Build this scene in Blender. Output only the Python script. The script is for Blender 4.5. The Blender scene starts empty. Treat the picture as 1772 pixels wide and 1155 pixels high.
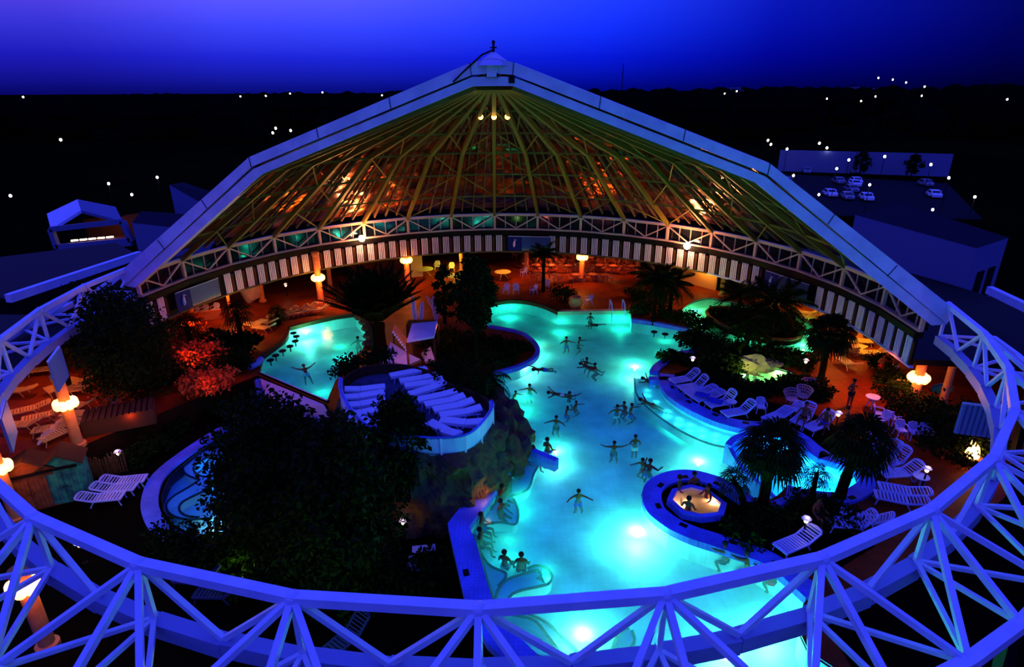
import bpy, bmesh, math, random
import numpy as np
from mathutils import Vector, Matrix, Euler
from mathutils.geometry import tessellate_polygon
random.seed(7); rng = np.random.default_rng(7)
S = bpy.context.scene; COL = S.collection
R = math.radians; PI = math.pi
# ------------------------------------------------------------------ camera
FPX, PITCH, ROLL = 1056.19, 0.3803694, -0.0046129
CAMZ = 17.22
_cp, _sp = math.cos(PITCH), math.sin(PITCH)
_w = Vector((0, _cp, -_sp)); _u0 = Vector((0, _sp, _cp)); _r0 = Vector((1, 0, 0))
_r = math.cos(ROLL)*_r0 + math.sin(ROLL)*_u0
_u = -math.sin(ROLL)*_r0 + math.cos(ROLL)*_u0
cd = bpy.data.cameras.new('camera'); cam = bpy.data.objects.new('camera', cd); COL.objects.link(cam)
cd.sensor_width = 36; cd.lens = FPX/1772*36; cd.clip_end = 9000; cd.clip_start = .1
cam.matrix_world = Matrix(((_r.x, _u.x, -_w.x, 0), (_r.y, _u.y, -_w.y, 0), (_r.z, _u.z, -_w.z, CAMZ), (0, 0, 0, 1)))
S.camera = cam
def ray(x, y): return _w + _r*((x-886)/FPX) + _u*((577.5-y)/FPX)
def px(x, y, z=0.0):
    'surveyed plan point: where the sight line through a photo pixel meets height z'
    d = ray(x, y); t = (z-CAMZ)/d.z
    return Vector((d.x*t, d.y*t, z))
def ztop(P, y):
    v = (577.5-y)/FPX
    return CAMZ + P.y*(-_sp+v*_cp)/(_cp+v*_sp)
def pts(L, z): return [px(a, b, z) for a, b in L]
# ------------------------------------------------------------------ ring geometry (metres)
CX, CY = -0.87, 34.02
A_R, A_F = 171.77, -9.73          # azimuth of the first rear node / front node, 10 degrees per bay
RR, RF = 23.22, 23.92             # radii of dome truss and open truss
def ring(k, r, z, a0=A_R):
    a = R(a0-10*k); return Vector((CX+r*math.cos(a), CY+r*math.sin(a), z))
# ------------------------------------------------------------------ materials
MATS = {}
def mat(name, col, rough=.6, metal=0., spec=.3, noise=None, emit=None, es=1., bump=None, trans=None):
    if name in MATS: return MATS[name]
    m = bpy.data.materials.new(name); m.use_nodes = True; MATS[name] = m
    nt = m.node_tree; b = nt.nodes['Principled BSDF']
    b.inputs['Base Color'].default_value = (*col, 1); b.inputs['Roughness'].default_value = rough
    b.inputs['Metallic'].default_value = metal; b.inputs['Specular IOR Level'].default_value = spec
    if trans is not None: b.inputs['Transmission Weight'].default_value = trans
    if emit: b.inputs['Emission Color'].default_value = (*emit, 1); b.inputs['Emission Strength'].default_value = es
    if noise or bump:
        tc = nt.nodes.new('ShaderNodeTexCoord'); no = nt.nodes.new('ShaderNodeTexNoise')
        nt.links.new(tc.outputs['Object'], no.inputs['Vector'])
        sc = (noise or bump)[0]; no.inputs['Scale'].default_value = sc; no.inputs['Detail'].default_value = 5
        if noise:
            mx = nt.nodes.new('ShaderNodeMix'); mx.data_type = 'RGBA'
            mx.inputs[6].default_value = (*col, 1); mx.inputs[7].default_value = (*noise[1], 1)
            cr = nt.nodes.new('ShaderNodeMapRange'); cr.inputs[1].default_value = .38; cr.inputs[2].default_value = .62
            nt.links.new(no.outputs['Fac'], cr.inputs[0]); nt.links.new(cr.outputs[0], mx.inputs[0])
            nt.links.new(mx.outputs[2], b.inputs['Base Color'])
        if bump:
            bp = nt.nodes.new('ShaderNodeBump'); bp.inputs['Strength'].default_value = bump[1]
            bp.inputs['Distance'].default_value = bump[2] if len(bump) > 2 else .05
            n2 = no
            if noise:
                n2 = nt.nodes.new('ShaderNodeTexNoise'); n2.inputs['Scale'].default_value = bump[0]
                nt.links.new(tc.outputs['Object'], n2.inputs['Vector'])
            nt.links.new(n2.outputs['Fac'], bp.inputs['Height']); nt.links.new(bp.outputs[0], b.inputs['Normal'])
    return m
def tile_mat(name, c1, c2, mortar, size, rough=.5, spec=.2):
    m = mat(name, c1, rough, spec=spec); nt = m.node_tree; b = nt.nodes['Principled BSDF']
    tc = nt.nodes.new('ShaderNodeTexCoord'); br = nt.nodes.new('ShaderNodeTexBrick')
    br.inputs['Color1'].default_value = (*c1, 1); br.inputs['Color2'].default_value = (*c2, 1); br.inputs['Mortar'].default_value = (*mortar, 1)
    br.inputs['Scale'].default_value = 1/size; br.inputs['Brick Width'].default_value = 1; br.inputs['Row Height'].default_value = 1
    br.inputs['Mortar Size'].default_value = .04; br.offset = 0
    nt.links.new(tc.outputs['Object'], br.inputs['Vector'])
    no = nt.nodes.new('ShaderNodeTexNoise'); no.inputs['Scale'].default_value = .6; no.inputs['Detail'].default_value = 6
    nt.links.new(tc.outputs['Object'], no.inputs['Vector'])
    mr = nt.nodes.new('ShaderNodeMapRange'); mr.inputs[1].default_value = .3; mr.inputs[2].default_value = .7
    mr.inputs[3].default_value = .55; mr.inputs[4].default_value = 1.15
    nt.links.new(no.outputs['Fac'], mr.inputs[0])
    mx = nt.nodes.new('ShaderNodeMix'); mx.data_type = 'RGBA'; mx.blend_type = 'MULTIPLY'; mx.inputs[0].default_value = 1
    nt.links.new(br.outputs['Color'], mx.inputs[6]); nt.links.new(mr.outputs[0], mx.inputs[7])
    nt.links.new(mx.outputs[2], b.inputs['Base Color'])
    return m
def water_mat(name, tint, gloss=.10, sc=2.2, st=.25, haze=.24, hc=(.25, .95, .92)):
    m = bpy.data.materials.new(name); m.use_nodes = True; MATS[name] = m
    nt = m.node_tree; nt.nodes.clear()
    o = nt.nodes.new('ShaderNodeOutputMaterial'); mx = nt.nodes.new('ShaderNodeMixShader')
    t = nt.nodes.new('ShaderNodeBsdfTransparent'); t.inputs[0].default_value = (*tint, 1)
    g = nt.nodes.new('ShaderNodeBsdfGlossy'); g.inputs['Roughness'].default_value = gloss
    f = nt.nodes.new('ShaderNodeFresnel'); f.inputs['IOR'].default_value = 1.33
    tc = nt.nodes.new('ShaderNodeTexCoord'); no = nt.nodes.new('ShaderNodeTexNoise'); no.inputs['Scale'].default_value = sc
    no.inputs['Detail'].default_value = 4
    nt.links.new(tc.outputs['Object'], no.inputs['Vector'])
    bp = nt.nodes.new('ShaderNodeBump'); bp.inputs['Strength'].default_value = st; bp.inputs['Distance'].default_value = .12
    nt.links.new(no.outputs['Fac'], bp.inputs['Height'])
    nt.links.new(bp.outputs[0], g.inputs['Normal']); nt.links.new(bp.outputs[0], f.inputs['Normal'])
    tl = nt.nodes.new('ShaderNodeBsdfTranslucent'); tl.inputs[0].default_value = (*hc, 1); m2 = nt.nodes.new('ShaderNodeMixShader'); m2.inputs[0].default_value = haze
    nt.links.new(t.outputs[0], m2.inputs[1]); nt.links.new(tl.outputs[0], m2.inputs[2])
    hf = nt.nodes.new('ShaderNodeMath'); hf.operation = 'MULTIPLY'; hf.inputs[1].default_value = .22; nt.links.new(f.outputs[0], hf.inputs[0])
    nt.links.new(hf.outputs[0], mx.inputs[0]); nt.links.new(m2.outputs[0], mx.inputs[1]); nt.links.new(g.outputs[0], mx.inputs[2])
    nt.links.new(mx.outputs[0], o.inputs['Surface'])
    return m
def glow(name, col, s): return mat(name, (.8, .8, .8), emit=col, es=s)

M_STEEL = mat('white_painted_steel', (.62, .66, .80), .45, spec=.35, noise=(1.5, (.54, .58, .74)))
M_BAND = mat('weathered_white_sheet', (.60, .62, .74), .5, spec=.3, noise=(.9, (.46, .49, .62)))
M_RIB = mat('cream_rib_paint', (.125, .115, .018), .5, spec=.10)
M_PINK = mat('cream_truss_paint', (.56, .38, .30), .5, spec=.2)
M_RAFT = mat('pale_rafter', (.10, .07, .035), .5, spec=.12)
M_ROOF = mat('brown_roof_sheet', (.40, .12, .025), .25, metal=.9, spec=.5, noise=(.5, (.10, .03, .01)), bump=(.30, 1., 1.0))
M_DARK = mat('dark_steel', (.007, .006, .005), .6, spec=.08)
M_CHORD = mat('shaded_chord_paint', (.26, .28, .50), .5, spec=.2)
M_NPAN = mat('blue_grey_sheet', (.16, .18, .40), .5, spec=.2)
M_GLASS = mat('dark_glazing', (.006, .008, .012), .08, spec=.6)
M_CORR = mat('white_corrugated', (.84, .80, .80), .5, spec=.25)
M_TERRA = tile_mat('terracotta_paving', (.24, .036, .003), (.20, .029, .003), (.15, .024, .002), .4, spec=.06)
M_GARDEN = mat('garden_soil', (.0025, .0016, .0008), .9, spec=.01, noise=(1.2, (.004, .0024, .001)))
M_LAND = mat('night_grass', (.003, .004, .001), .95, spec=.0, noise=(.02, (.006, .006, .0015)))
M_TILE = tile_mat('pool_tile', (.62, .80, .82), (.58, .77, .80), (.50, .70, .74), .3, spec=.2)
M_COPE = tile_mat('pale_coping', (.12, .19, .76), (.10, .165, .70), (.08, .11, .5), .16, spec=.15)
M_LINE = mat('dark_edge_tile', (.006, .01, .03), .5, spec=.2)
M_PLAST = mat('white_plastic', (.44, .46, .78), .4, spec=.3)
M_ORANGE = mat('orange_column_paint', (.62, .24, .07), .6, spec=.2, noise=(3, (.52, .19, .05)))
M_ROCK = mat('rock_face', (.060, .038, .030), .9, spec=.05, noise=(1.1, (.12, .06, .022)), bump=(2.5, 1, .2))
M_LEAF = mat('dark_leaf', (.008, .020, .0015), .7, spec=.03)
M_LEAF2 = mat('olive_leaf', (.009, .020, .0008), .5, spec=.05)
M_PALM = mat('palm_leaf', (.006, .014, .001), .7, spec=.03)
M_BARK = mat('bark', (.012, .006, .002), .9, spec=.02, noise=(6, (.007, .004, .001)))
M_SKIN = mat('skin', (.14, .055, .022), .6, spec=.08)
M_HAIR = mat('dark_hair', (.008, .005, .004), .6, spec=.1)
M_RED = mat('red_cloth', (.5, .02, .015), .8, spec=.05)
M_BLUE = mat('blue_cloth', (.03, .05, .5), .8, spec=.05)
M_BLACK = mat('black_cloth', (.01, .01, .012), .8, spec=.05)
M_YEL = mat('lime_paint', (.62, .66, .12), .5, spec=.2)
M_WOOD = mat('red_brown_boards', (.24, .07, .025), .7, spec=.1, noise=(4, (.17, .045, .015)))
M_GREENW = mat('green_weathered_boards', (.04, .30, .16), .7, spec=.1, noise=(2.2, (.02, .10, .09)))
M_PARA = mat('frosted_parapet', (.50, .58, .80), .35, spec=.4, noise=(.7, (.34, .42, .66)))
M_BROWN = mat('dark_brown_timber', (.07, .028, .012), .8, spec=.06)
M_AMBER = mat('amber_wall', (.75, .42, .10), .8, spec=.05)
E_GLOBE = glow('lit_globe', (1, .42, .075), 5)
E_WARM = glow('lit_warm_small', (1, .68, .40), 7)
E_WHITE = glow('lit_white', (1, .90, .72), 8)
E_FLOOD = glow('lit_floodlight', (1, .72, .42), 40)
E_POOL = glow('lit_pool_lamp', (.75, 1, .85), 9)
W_MAIN = water_mat('pool_water', (.22, .94, .96))
W_BLUE = water_mat('still_water', (.35, .75, 1.), sc=1.5, st=.12, haze=.05)
W_GREEN = water_mat('green_water', (.45, 1, .72))
W_FOAM = water_mat('bubbling_water', (.9, .9, .85), gloss=.3, sc=9, st=1, haze=.75, hc=(.9, .8, .7))
# ------------------------------------------------------------------ object helpers
def tag(o, label=None, cat=None, group=None, kind=None):
    if label: o['label'] = label
    if cat: o['category'] = cat
    if group: o['group'] = group
    if kind: o['kind'] = kind
    return o
def empty(name, loc=(0, 0, 0), rz=0, label=None, cat=None, group=None):
    o = bpy.data.objects.new(name, None); COL.objects.link(o); o.location = loc; o.rotation_euler = (0, 0, rz)
    o.empty_display_size = .2
    return tag(o, label, cat, group)
def link(name, me, m=None, parent=None, smooth=False):
    if m is not None: me.materials.clear(); me.materials.append(m)
    if smooth:
        for p in me.polygons: p.use_smooth = True
    o = bpy.data.objects.new(name, me); COL.objects.link(o)
    if parent: o.parent = parent
    return o
def copytree(o, parent=None):
    c = o.copy(); COL.objects.link(c)
    if parent: c.parent = parent
    for ch in list(o.children): copytree(ch, c)
    return c
def light(name, loc, col, e, rad=.1, parent=None, kind='POINT', spot=None, aim=None):
    if name in ('bar_fill', 'deck_fill'): kind, spot, aim = 'SPOT', R(140), (0, 0, -1)  # added downward fills over bar and deck, without fixtures
    l = bpy.data.lights.new(name, kind); l.color = col; l.energy = e; l.shadow_soft_size = rad
    o = bpy.data.objects.new(name, l); COL.objects.link(o); o.location = loc
    if spot: l.spot_size = spot; l.spot_blend = .6
    if aim is not None: o.rotation_euler = (Vector(aim)).to_track_quat('-Z', 'Y').to_euler()
    if parent: o.parent = parent
    return o
class MB:
    def __init__(s): s.v = []; s.f = []
    def add(s, vs, fs):
        n = len(s.v); s.v += [tuple(v) for v in vs]; s.f += [tuple(i+n for i in f) for f in fs]; return s
    def box(s, c, d, rz=0, M=None):
        x, y, z = d[0]/2, d[1]/2, d[2]/2; cc, ss = math.cos(rz), math.sin(rz)
        vs = []
        for dz in (-z, z):
            for dx, dy in ((-x, -y), (x, -y), (x, y), (-x, y)):
                vs.append(Vector((c[0]+dx*cc-dy*ss, c[1]+dx*ss+dy*cc, c[2]+dz)))
        if M: vs = [M @ v for v in vs]
        return s.add(vs, [(3, 2, 1, 0), (4, 5, 6, 7), (0, 1, 5, 4), (1, 2, 6, 5), (2, 3, 7, 6), (3, 0, 4, 7)])
    def bar(s, a, b, w, h=None, up=(0, 0, 1)):
        a, b = Vector(a), Vector(b); h = h or w; d = (b-a).normalized(); up = Vector(up)
        if abs(d.dot(up)) > .98: up = Vector((1, 0, 0)) if abs(d.x) < .9 else Vector((0, 1, 0))
        sx = d.cross(up).normalized()*(w/2); sy = sx.cross(d).normalized()*(h/2)
        vs = [p+q for p in (a, b) for q in (-sx-sy, sx-sy, sx+sy, -sx+sy)]
        return s.add(vs, [(0, 1, 2, 3), (7, 6, 5, 4), (0, 4, 5, 1), (1, 5, 6, 2), (2, 6, 7, 3), (3, 7, 4, 0)])
    def tube(s, P, r, n=8, cap=True):
        P = [Vector(p) for p in P]; rs = r if isinstance(r, (list, tuple)) else [r]*len(P); N = len(s.v); vs = []; fs = []
        for i, p in enumerate(P):
            d = (P[min(i+1, len(P)-1)]-P[max(i-1, 0)]).normalized(); up = Vector((0, 0, 1)) if abs(d.z) < .9 else Vector((1, 0, 0))
            a = d.cross(up).normalized(); b = a.cross(d)
            vs += [p+(a*math.cos(2*PI*j/n)+b*math.sin(2*PI*j/n))*rs[i] for j in range(n)]
        for i in range(len(P)-1):
            for j in range(n):
                k = (j+1) % n; fs.append((i*n+j, i*n+k, i*n+n+k, i*n+n+j))
        if cap: fs += [tuple(range(n)), tuple(reversed(range((len(P)-1)*n, len(P)*n)))]
        return s.add(vs, fs)
    def lathe(s, prof, c=(0, 0, 0), n=16):
        vs = []; fs = []; m = len(prof)
        for j in range(n):
            a = 2*PI*j/n
            vs += [(c[0]+r*math.cos(a), c[1]+r*math.sin(a), c[2]+z) for r, z in prof]
        for j in range(n):
            k = (j+1) % n
            for i in range(m-1): fs.append((j*m+i, k*m+i, k*m+i+1, j*m+i+1))
        return s.add(vs, fs)
    def ball(s, c, r, n=10, sz=1.):
        prof = [(max(r*math.sin(PI*i/n), 1e-4), -r*sz*math.cos(PI*i/n)) for i in range(n+1)]
        return s.lathe(prof, c, max(8, n+2))
    def prism(s, poly, z0, z1, holes=(), sides=True, top=True, bottom=False):
        loops = [[Vector((p[0], p[1], 0)) for p in L] for L in [poly, *holes]]
        flat = [p for L in loops for p in L]; n = len(flat)
        tri = tessellate_polygon(loops); vs = [(p.x, p.y, z1) for p in flat]+[(p.x, p.y, z0) for p in flat]; fs = []
        if top:
            for t in tri:
                a, b, c = (flat[i] for i in t)
                fs.append(t if (b-a).cross(c-a).z > 0 else t[::-1])
        if bottom: fs += [tuple(i+n for i in t) for t in tri]
        if sides:
            o = 0
            for L in loops:
                m = len(L)
                for i in range(m): fs.append((o+i, o+(i+1) % m, n+o+(i+1) % m, n+o+i))
                o += m
        return s.add(vs, fs)
    def mesh(s, name):
        me = bpy.data.meshes.new(name); me.from_pydata(s.v, [], s.f); me.update(); return me
    def out(s, name, m, parent=None, smooth=False): return link(name, s.mesh(name), m, parent, smooth)
def smooth_line(P, n=6, closed=False):
    P = [Vector(p) for p in P]; out = []; N = len(P)
    for i in range(N if closed else N-1):
        g = (lambda j: P[j % N]) if closed else (lambda j: P[min(max(j, 0), N-1)])
        a, b, c, d = g(i-1), g(i), g(i+1), g(i+2)
        for k in range(n):
            t = k/n
            out.append(.5*((2*b)+(c-a)*t+(2*a-5*b+4*c-d)*t*t+(3*b-a-3*c+d)*t**3))
    if not closed: out.append(P[-1])
    return out
def ribbon(L, w, z0, z1, side=1):
    'closed polygon strip of width w beside the line L'
    n = len(L); off = []
    for i in range(n):
        d = (L[min(i+1, n-1)]-L[max(i-1, 0)]); d.z = 0; d.normalize(); off.append(L[i]+Vector((-d.y, d.x, 0))*w*side)
    mb = MB(); vs = []
    for a, b in zip(L, off): vs += [(a.x, a.y, z1), (b.x, b.y, z1), (a.x, a.y, z0), (b.x, b.y, z0)]
    fs = []
    for i in range(n-1):
        q, p = i*4, i*4+4
        fs += [(q, p, p+1, q+1), (q, q+2, p+2, p), (q+1, p+1, p+3, q+3), (q+2, q+3, p+3, p+2)]
    fs += [(0, 1, 3, 2), (n*4-4, n*4-2, n*4-1, n*4-3)]
    return mb.add(vs, fs)
ORD = ['first', 'second', 'third', 'fourth', 'fifth', 'sixth', 'seventh', 'eighth', 'ninth', 'tenth', 'eleventh', 'twelfth', 'thirteenth', 'fourteenth', 'fifteenth', 'sixteenth', 'seventeenth', 'eighteenth', 'nineteenth', 'twentieth']
# ------------------------------------------------------------------ sky
wd = bpy.data.worlds.new('world'); S.world = wd; wd.use_nodes = True
nt = wd.node_tree; bg = nt.nodes['Background']
tc = nt.nodes.new('ShaderNodeTexCoord'); sx = nt.nodes.new('ShaderNodeSeparateXYZ'); nt.links.new(tc.outputs['Generated'], sx.inputs[0])
def ramp(stops, src):
    c = nt.nodes.new('ShaderNodeValToRGB'); e = c.color_ramp.elements
    while len(e) < len(stops): e.new(.5)
    for el, (p, col) in zip(e, stops): el.position = p; el.color = (*col, 1)
    nt.links.new(src, c.inputs[0]); return c
def mrange(src, a, b, c=0., d=1.):
    m = nt.nodes.new('ShaderNodeMapRange'); m.inputs[1].default_value = a; m.inputs[2].default_value = b
    m.inputs[3].default_value = c; m.inputs[4].default_value = d; nt.links.new(src, m.inputs[0]); return m
el = mrange(sx.outputs['Z'], -.02, .98)
r1 = ramp([(0, (.0008, .0015, .10)), (.022, (.0015, .003, .18)), (.064, (.007, .013, .58)), (.10, (.022, .040, .82)), (.145, (.062, .075, .98)), (.28, (.058, .080, 1.1)), (1, (.050, .072, 1.16))], el.outputs[0])
az = mrange(sx.outputs['X'], -.55, .75)
r2 = ramp([(0, (1.35, .66, .66)), (.12, (1.5, 1.1, .90)), (.25, (1.2, 1.1, .96)), (.42, (.42, .75, .95)), (.52, (.2, .55, .95)), (.70, (.05, .10, .40)), (.88, (.02, .03, .11)), (1, (.02, .02, .08))], az.outputs[0])
# the west-east falloff applies to the low sky only
lo = mrange(sx.outputs['Z'], .15, .45)
mxw = nt.nodes.new('ShaderNodeMix'); mxw.data_type = 'RGBA'; mxw.inputs[7].default_value = (1, 1, 1, 1)
nt.links.new(lo.outputs[0], mxw.inputs[0]); nt.links.new(r2.outputs[0], mxw.inputs[6])
mm = nt.nodes.new('ShaderNodeMix'); mm.data_type = 'RGBA'; mm.blend_type = 'MULTIPLY'; mm.inputs[0].default_value = 1
nt.links.new(r1.outputs[0], mm.inputs[6]); nt.links.new(mxw.outputs[2], mm.inputs[7])
nt.links.new(mm.outputs[2], bg.inputs['Color']); bg.inputs['Strength'].default_value = 1.05
S.view_settings.view_transform = 'Standard'; S.view_settings.look = 'None'; S.view_settings.gamma = 1
S.view_settings.use_curve_mapping = False; S.view_settings.exposure = .3
S.cycles.max_bounces = 6; S.cycles.transparent_max_bounces = 12; S.cycles.caustics_reflective = False; S.cycles.caustics_refractive = False
S.cycles.use_denoising = True; S.cycles.sample_clamp_indirect = 6
# ================================================================== DOME ROOF (half dome on a ring truss)
ZT, ZB = 6.35, 4.99                                   # dome truss chords
PROF = [(23.22, 6.35), (13.5, 12.85), (1.0, 17.35)]
def zprof(r):
    for (a, za), (b, zb) in zip(PROF, PROF[1:]):
        if r >= b-1e-6: return za+(zb-za)*(a-r)/(a-b)
    return PROF[-1][1]
PR = [23.22, 19.8, 16.4, 13.5, 8.8, 4.6, 1.0]         # purlin radii
roof = empty('dome_roof', (CX, CY, 0), 0, 'half dome roof of cream ribs and brown panels over the rear of the pool hall', 'roof'); roof['kind'] = 'thing'
def P_(k, r, dz=0): return ring(k, r, zprof(r)+dz)-Vector((CX, CY, 0))
for k in range(19):
    mb = MB(); L = [P_(k, r) for r in (23.22, 13.5, 1.0)]
    for a, b in zip(L, L[1:]): mb.bar(a, b, .24, .32)
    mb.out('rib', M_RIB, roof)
for r in PR[1:-1]:
    mb = MB()
    for k in range(18): mb.bar(P_(k, r, -.02), P_(k+1, r, -.02), .09, .12)
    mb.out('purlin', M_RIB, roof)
for k in range(18):
    mb = MB()
    rr = [23.22, 21.5, 19.8, 18.1, 16.4, 15, 13.5, 11.1, 8.8, 6.7, 4.6, 2.8, .6]
    vs = []; fs = []
    for r in rr:
        for t in (0, .5, 1): vs.append(P_(k+t, r*(1 if t != .5 else .9962), .62))
    for i in range(len(rr)-1):
        for j in range(2): fs.append((i*3+j, i*3+j+1, i*3+j+4, i*3+j+3))
    mb.add(vs, fs); mb.out('roof_panel', M_ROOF, roof)
    for t in (.25, .5, .75):
        mb = MB()
        segs = [(23.1, 19.9), (19.7, 16.5), (16.3, 13.6), (13.4, 8.9)] + ([(8.7, 4.7), (4.4, 1.4)] if t == .5 else [(8.7, 6.2)])
        for a, b in segs: mb.bar(P_(k+t, a, .36), P_(k+t, b, .36), .10, .20)
        mb.out('rafter', M_RAFT, roof)
def chev(i, j, par):
    for k in range(0, 18, 2):
        for s in (0, 1):
            kk = k+par+s
            if kk+1 > 18: continue
            a, b = (PR[i], PR[j]) if s == 0 else (PR[j], PR[i])
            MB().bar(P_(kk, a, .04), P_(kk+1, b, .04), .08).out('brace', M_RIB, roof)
chev(2, 3, 1); chev(3, 4, 1); chev(1, 2, 0); chev(4, 5, 1); chev(0, 1, 0)
# edge arch: two weathered white bands with a dark slot, in the vertical plane that cuts the dome
TH = R(-8.98); ex = Vector((math.cos(TH), math.sin(TH), 0)); ey = Vector((math.sin(TH), -math.cos(TH), 0))   # ey points to the open side
def E_(s, z, o): return ex*s+ey*o+Vector((0, 0, z))
def band(prof_t, prof_b, o0, o1, name, m, sgn):
    mb = MB(); n = len(prof_t); vs = []; fs = []
    for (s, z), (s2, z2) in zip(prof_t, prof_b):
        vs += [E_(sgn*s, z, o0), E_(sgn*s, z, o1), E_(sgn*s2, z2, o1), E_(sgn*s2, z2, o0)]
    for i in range(n-1):
        for j in range(4): fs.append((i*4+j, i*4+(j+1) % 4, i*4+4+(j+1) % 4, i*4+4+j))
    fs += [(0, 3, 2, 1), (n*4-4, n*4-3, n*4-2, n*4-1)]
    if sgn < 0: fs = [f[::-1] for f in fs]
    mb.add(vs, fs); return mb.out(name, m, roof)
UT = [(24.25, 6.5), (14.0, 13.75), (1.12, 18.48), (0, 18.72)]; UB = [(23.95, 5.75), (13.95, 13.22), (1.06, 17.92), (0, 17.98)]
LT = [(24.0, 5.7), (13.9, 13.1), (1.05, 17.82), (0, 17.85)]; LB = [(23.3, 5.6), (13.45, 12.80), (1.06, 17.39), (0, 17.40)]
for sg in (1, -1):
    band(UT, UB, -.55, .55, 'edge_fascia', M_BAND, sg)
    band([(a, b) for a, b in LT], LB, -.1, .47, 'edge_beam', M_BAND, sg)
    band([(a-.1, b-.1) for a, b in UB], [(a+.05, b-.3) for a, b in LT], -.35, .12, 'edge_slot', M_DARK, sg)
    for (s, z), (s2, z2) in [((20.9, 8.78), (20.55, 8.2)), ((17.49, 11.36), (17.2, 10.8)), ((14.0, 13.75), (13.95, 13.2)), ((9.75, 15.33), (9.7, 14.8)), ((5.5, 16.88), (5.45, 16.3)), ((1.12, 18.48), (1.06, 17.92))]:
        MB().bar(E_(sg*s, z+.02, .56), E_(sg*s2, z2, .56), .06, .03).out('sheet_joint', M_DARK, roof)
cap = MB().lathe([(.95, 18.35), (.75, 18.55), (.3, 18.85), (.12, 18.98), (.001, 19.0)], n=18).out('cap', M_BAND, roof, True)
MB().box(E_(0, 18.25, .45), (.5, .35, .85), TH).out('cap_post', M_STEEL, roof)
MB().box(E_(0, 17.9, .4), (.65, .4, .16), TH).out('junction_box', M_DARK, roof)
MB().box(E_(1.0, 17.72, .42), (.3, .25, .4), TH).out('junction_box', M_DARK, roof)
fin = MB().tube([(0, 0, 18.9), (0, 0, 19.4)], .06).ball((0, 0, 19.45), .09).box((0, 0, 19.2), (.34, .06, .06)).out('finial', M_DARK, roof)
MB().tube([E_(-2.0, 17.6, .62), E_(-1.4, 18.1, .7), E_(-.5, 18.85, .5), E_(0, 19.1, 0)], .045).out('cable', M_DARK, roof)
for dx in (-.9, .9, 0):
    g = MB().ball(P_(8+dx*.0, 5.2, -.05)+Vector((dx*.9, 0, -.1)), .16).out('ridge_lamp', E_GLOBE, roof)
light('ridge_light', P_(8, 5.0, -.3), (1, .45, .08), 14, .2, roof)
# floodlights under the dome truss
for nm, q, lab in (('a', (626, 413), 'dazzling white floodlight clamped to the dome truss above the big dark palm'), ('b', (1189, 426), 'dazzling white floodlight clamped to the dome truss right of centre')):
    d = ray(*q); # on radius RR-.35
    a = d.x**2+d.y**2; b = -2*(d.x*CX+d.y*CY); c = CX*CX+CY*CY-(RR-.45)**2; t = (-b+math.sqrt(b*b-4*a*c))/(2*a)
    P = Vector((0, 0, CAMZ))+d*t
    fl = empty('floodlight', P, 0, lab, 'floodlight', 'floodlights on the dome truss')
    inw = (Vector((CX, CY, P.z))-P).normalized()
    MB().ball((0, 0, 0), .28).out('lens', E_FLOOD, fl)
    MB().box(-inw*.25, (.3, .3, .34)).out('housing', M_DARK, fl)
    MB().bar((0, 0, -.1), -inw*.45, .06).out('bracket', M_STEEL, fl)
    light('flood', inw*.3+Vector((0, 0, .1)), (1, .20, .03), 1150, .15, fl, 'SPOT', R(165), Vector((0, 0, 1))+inw*.15)
    light('flood_spill', inw*.45, (1, .36, .16), 380, .15, fl)

# ================================================================== DOME RING TRUSS
rt = empty('ring_truss', (CX, CY, 0), 0, 'curved lattice ring truss carrying the half dome at the rear', 'truss')
O = Vector((CX, CY, 0))
def rg(k, r, z): return ring(k, r, z)-O
for k in range(19): MB().bar(rg(k, RR, ZT), rg(k, RR, ZB), .20, .20, rg(k, 1, 0)).out('post', M_PINK, rt)
for k in range(18):
    MB().bar(rg(k, RR, ZT), rg(k+1, RR, ZT), .20, .22).out('top_chord', M_PINK, rt)
    MB().bar(rg(k, RR, ZB), rg(k+1, RR, ZB), .26, .14).out('bottom_chord', M_PINK, rt)
    m_ = (rg(k, RR, ZB)+rg(k+1, RR, ZB))/2
    MB().bar(rg(k, RR, ZT-.1), m_+Vector((0, 0, .1)), .10).out('diagonal', M_PINK, rt)
    MB().bar(rg(k+1, RR, ZT-.1), m_+Vector((0, 0, .1)), .10).out('diagonal', M_PINK, rt)
    for t in (.25, .5, .75):
        a = rg(k, RR+.28, 0).lerp(rg(k+1, RR+.28, 0), t)
        MB().bar(a+Vector((0, 0, ZB)), a+Vector((0, 0, ZT)), .05, .07).out('mullion', M_PINK, rt)
    a, b = rg(k, RR+.34, ZB), rg(k+1, RR+.34, ZB)
    MB().add([a, b, b+Vector((0, 0, ZT-ZB)), a+Vector((0, 0, ZT-ZB))], [(0, 1, 2, 3)]).out('glazing', M_GLASS, rt)
    MB().bar(rg(k, RR-.02, 4.72), rg(k+1, RR-.02, 4.72), .5, .36).out('ring_beam', M_DARK, rt)
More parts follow.
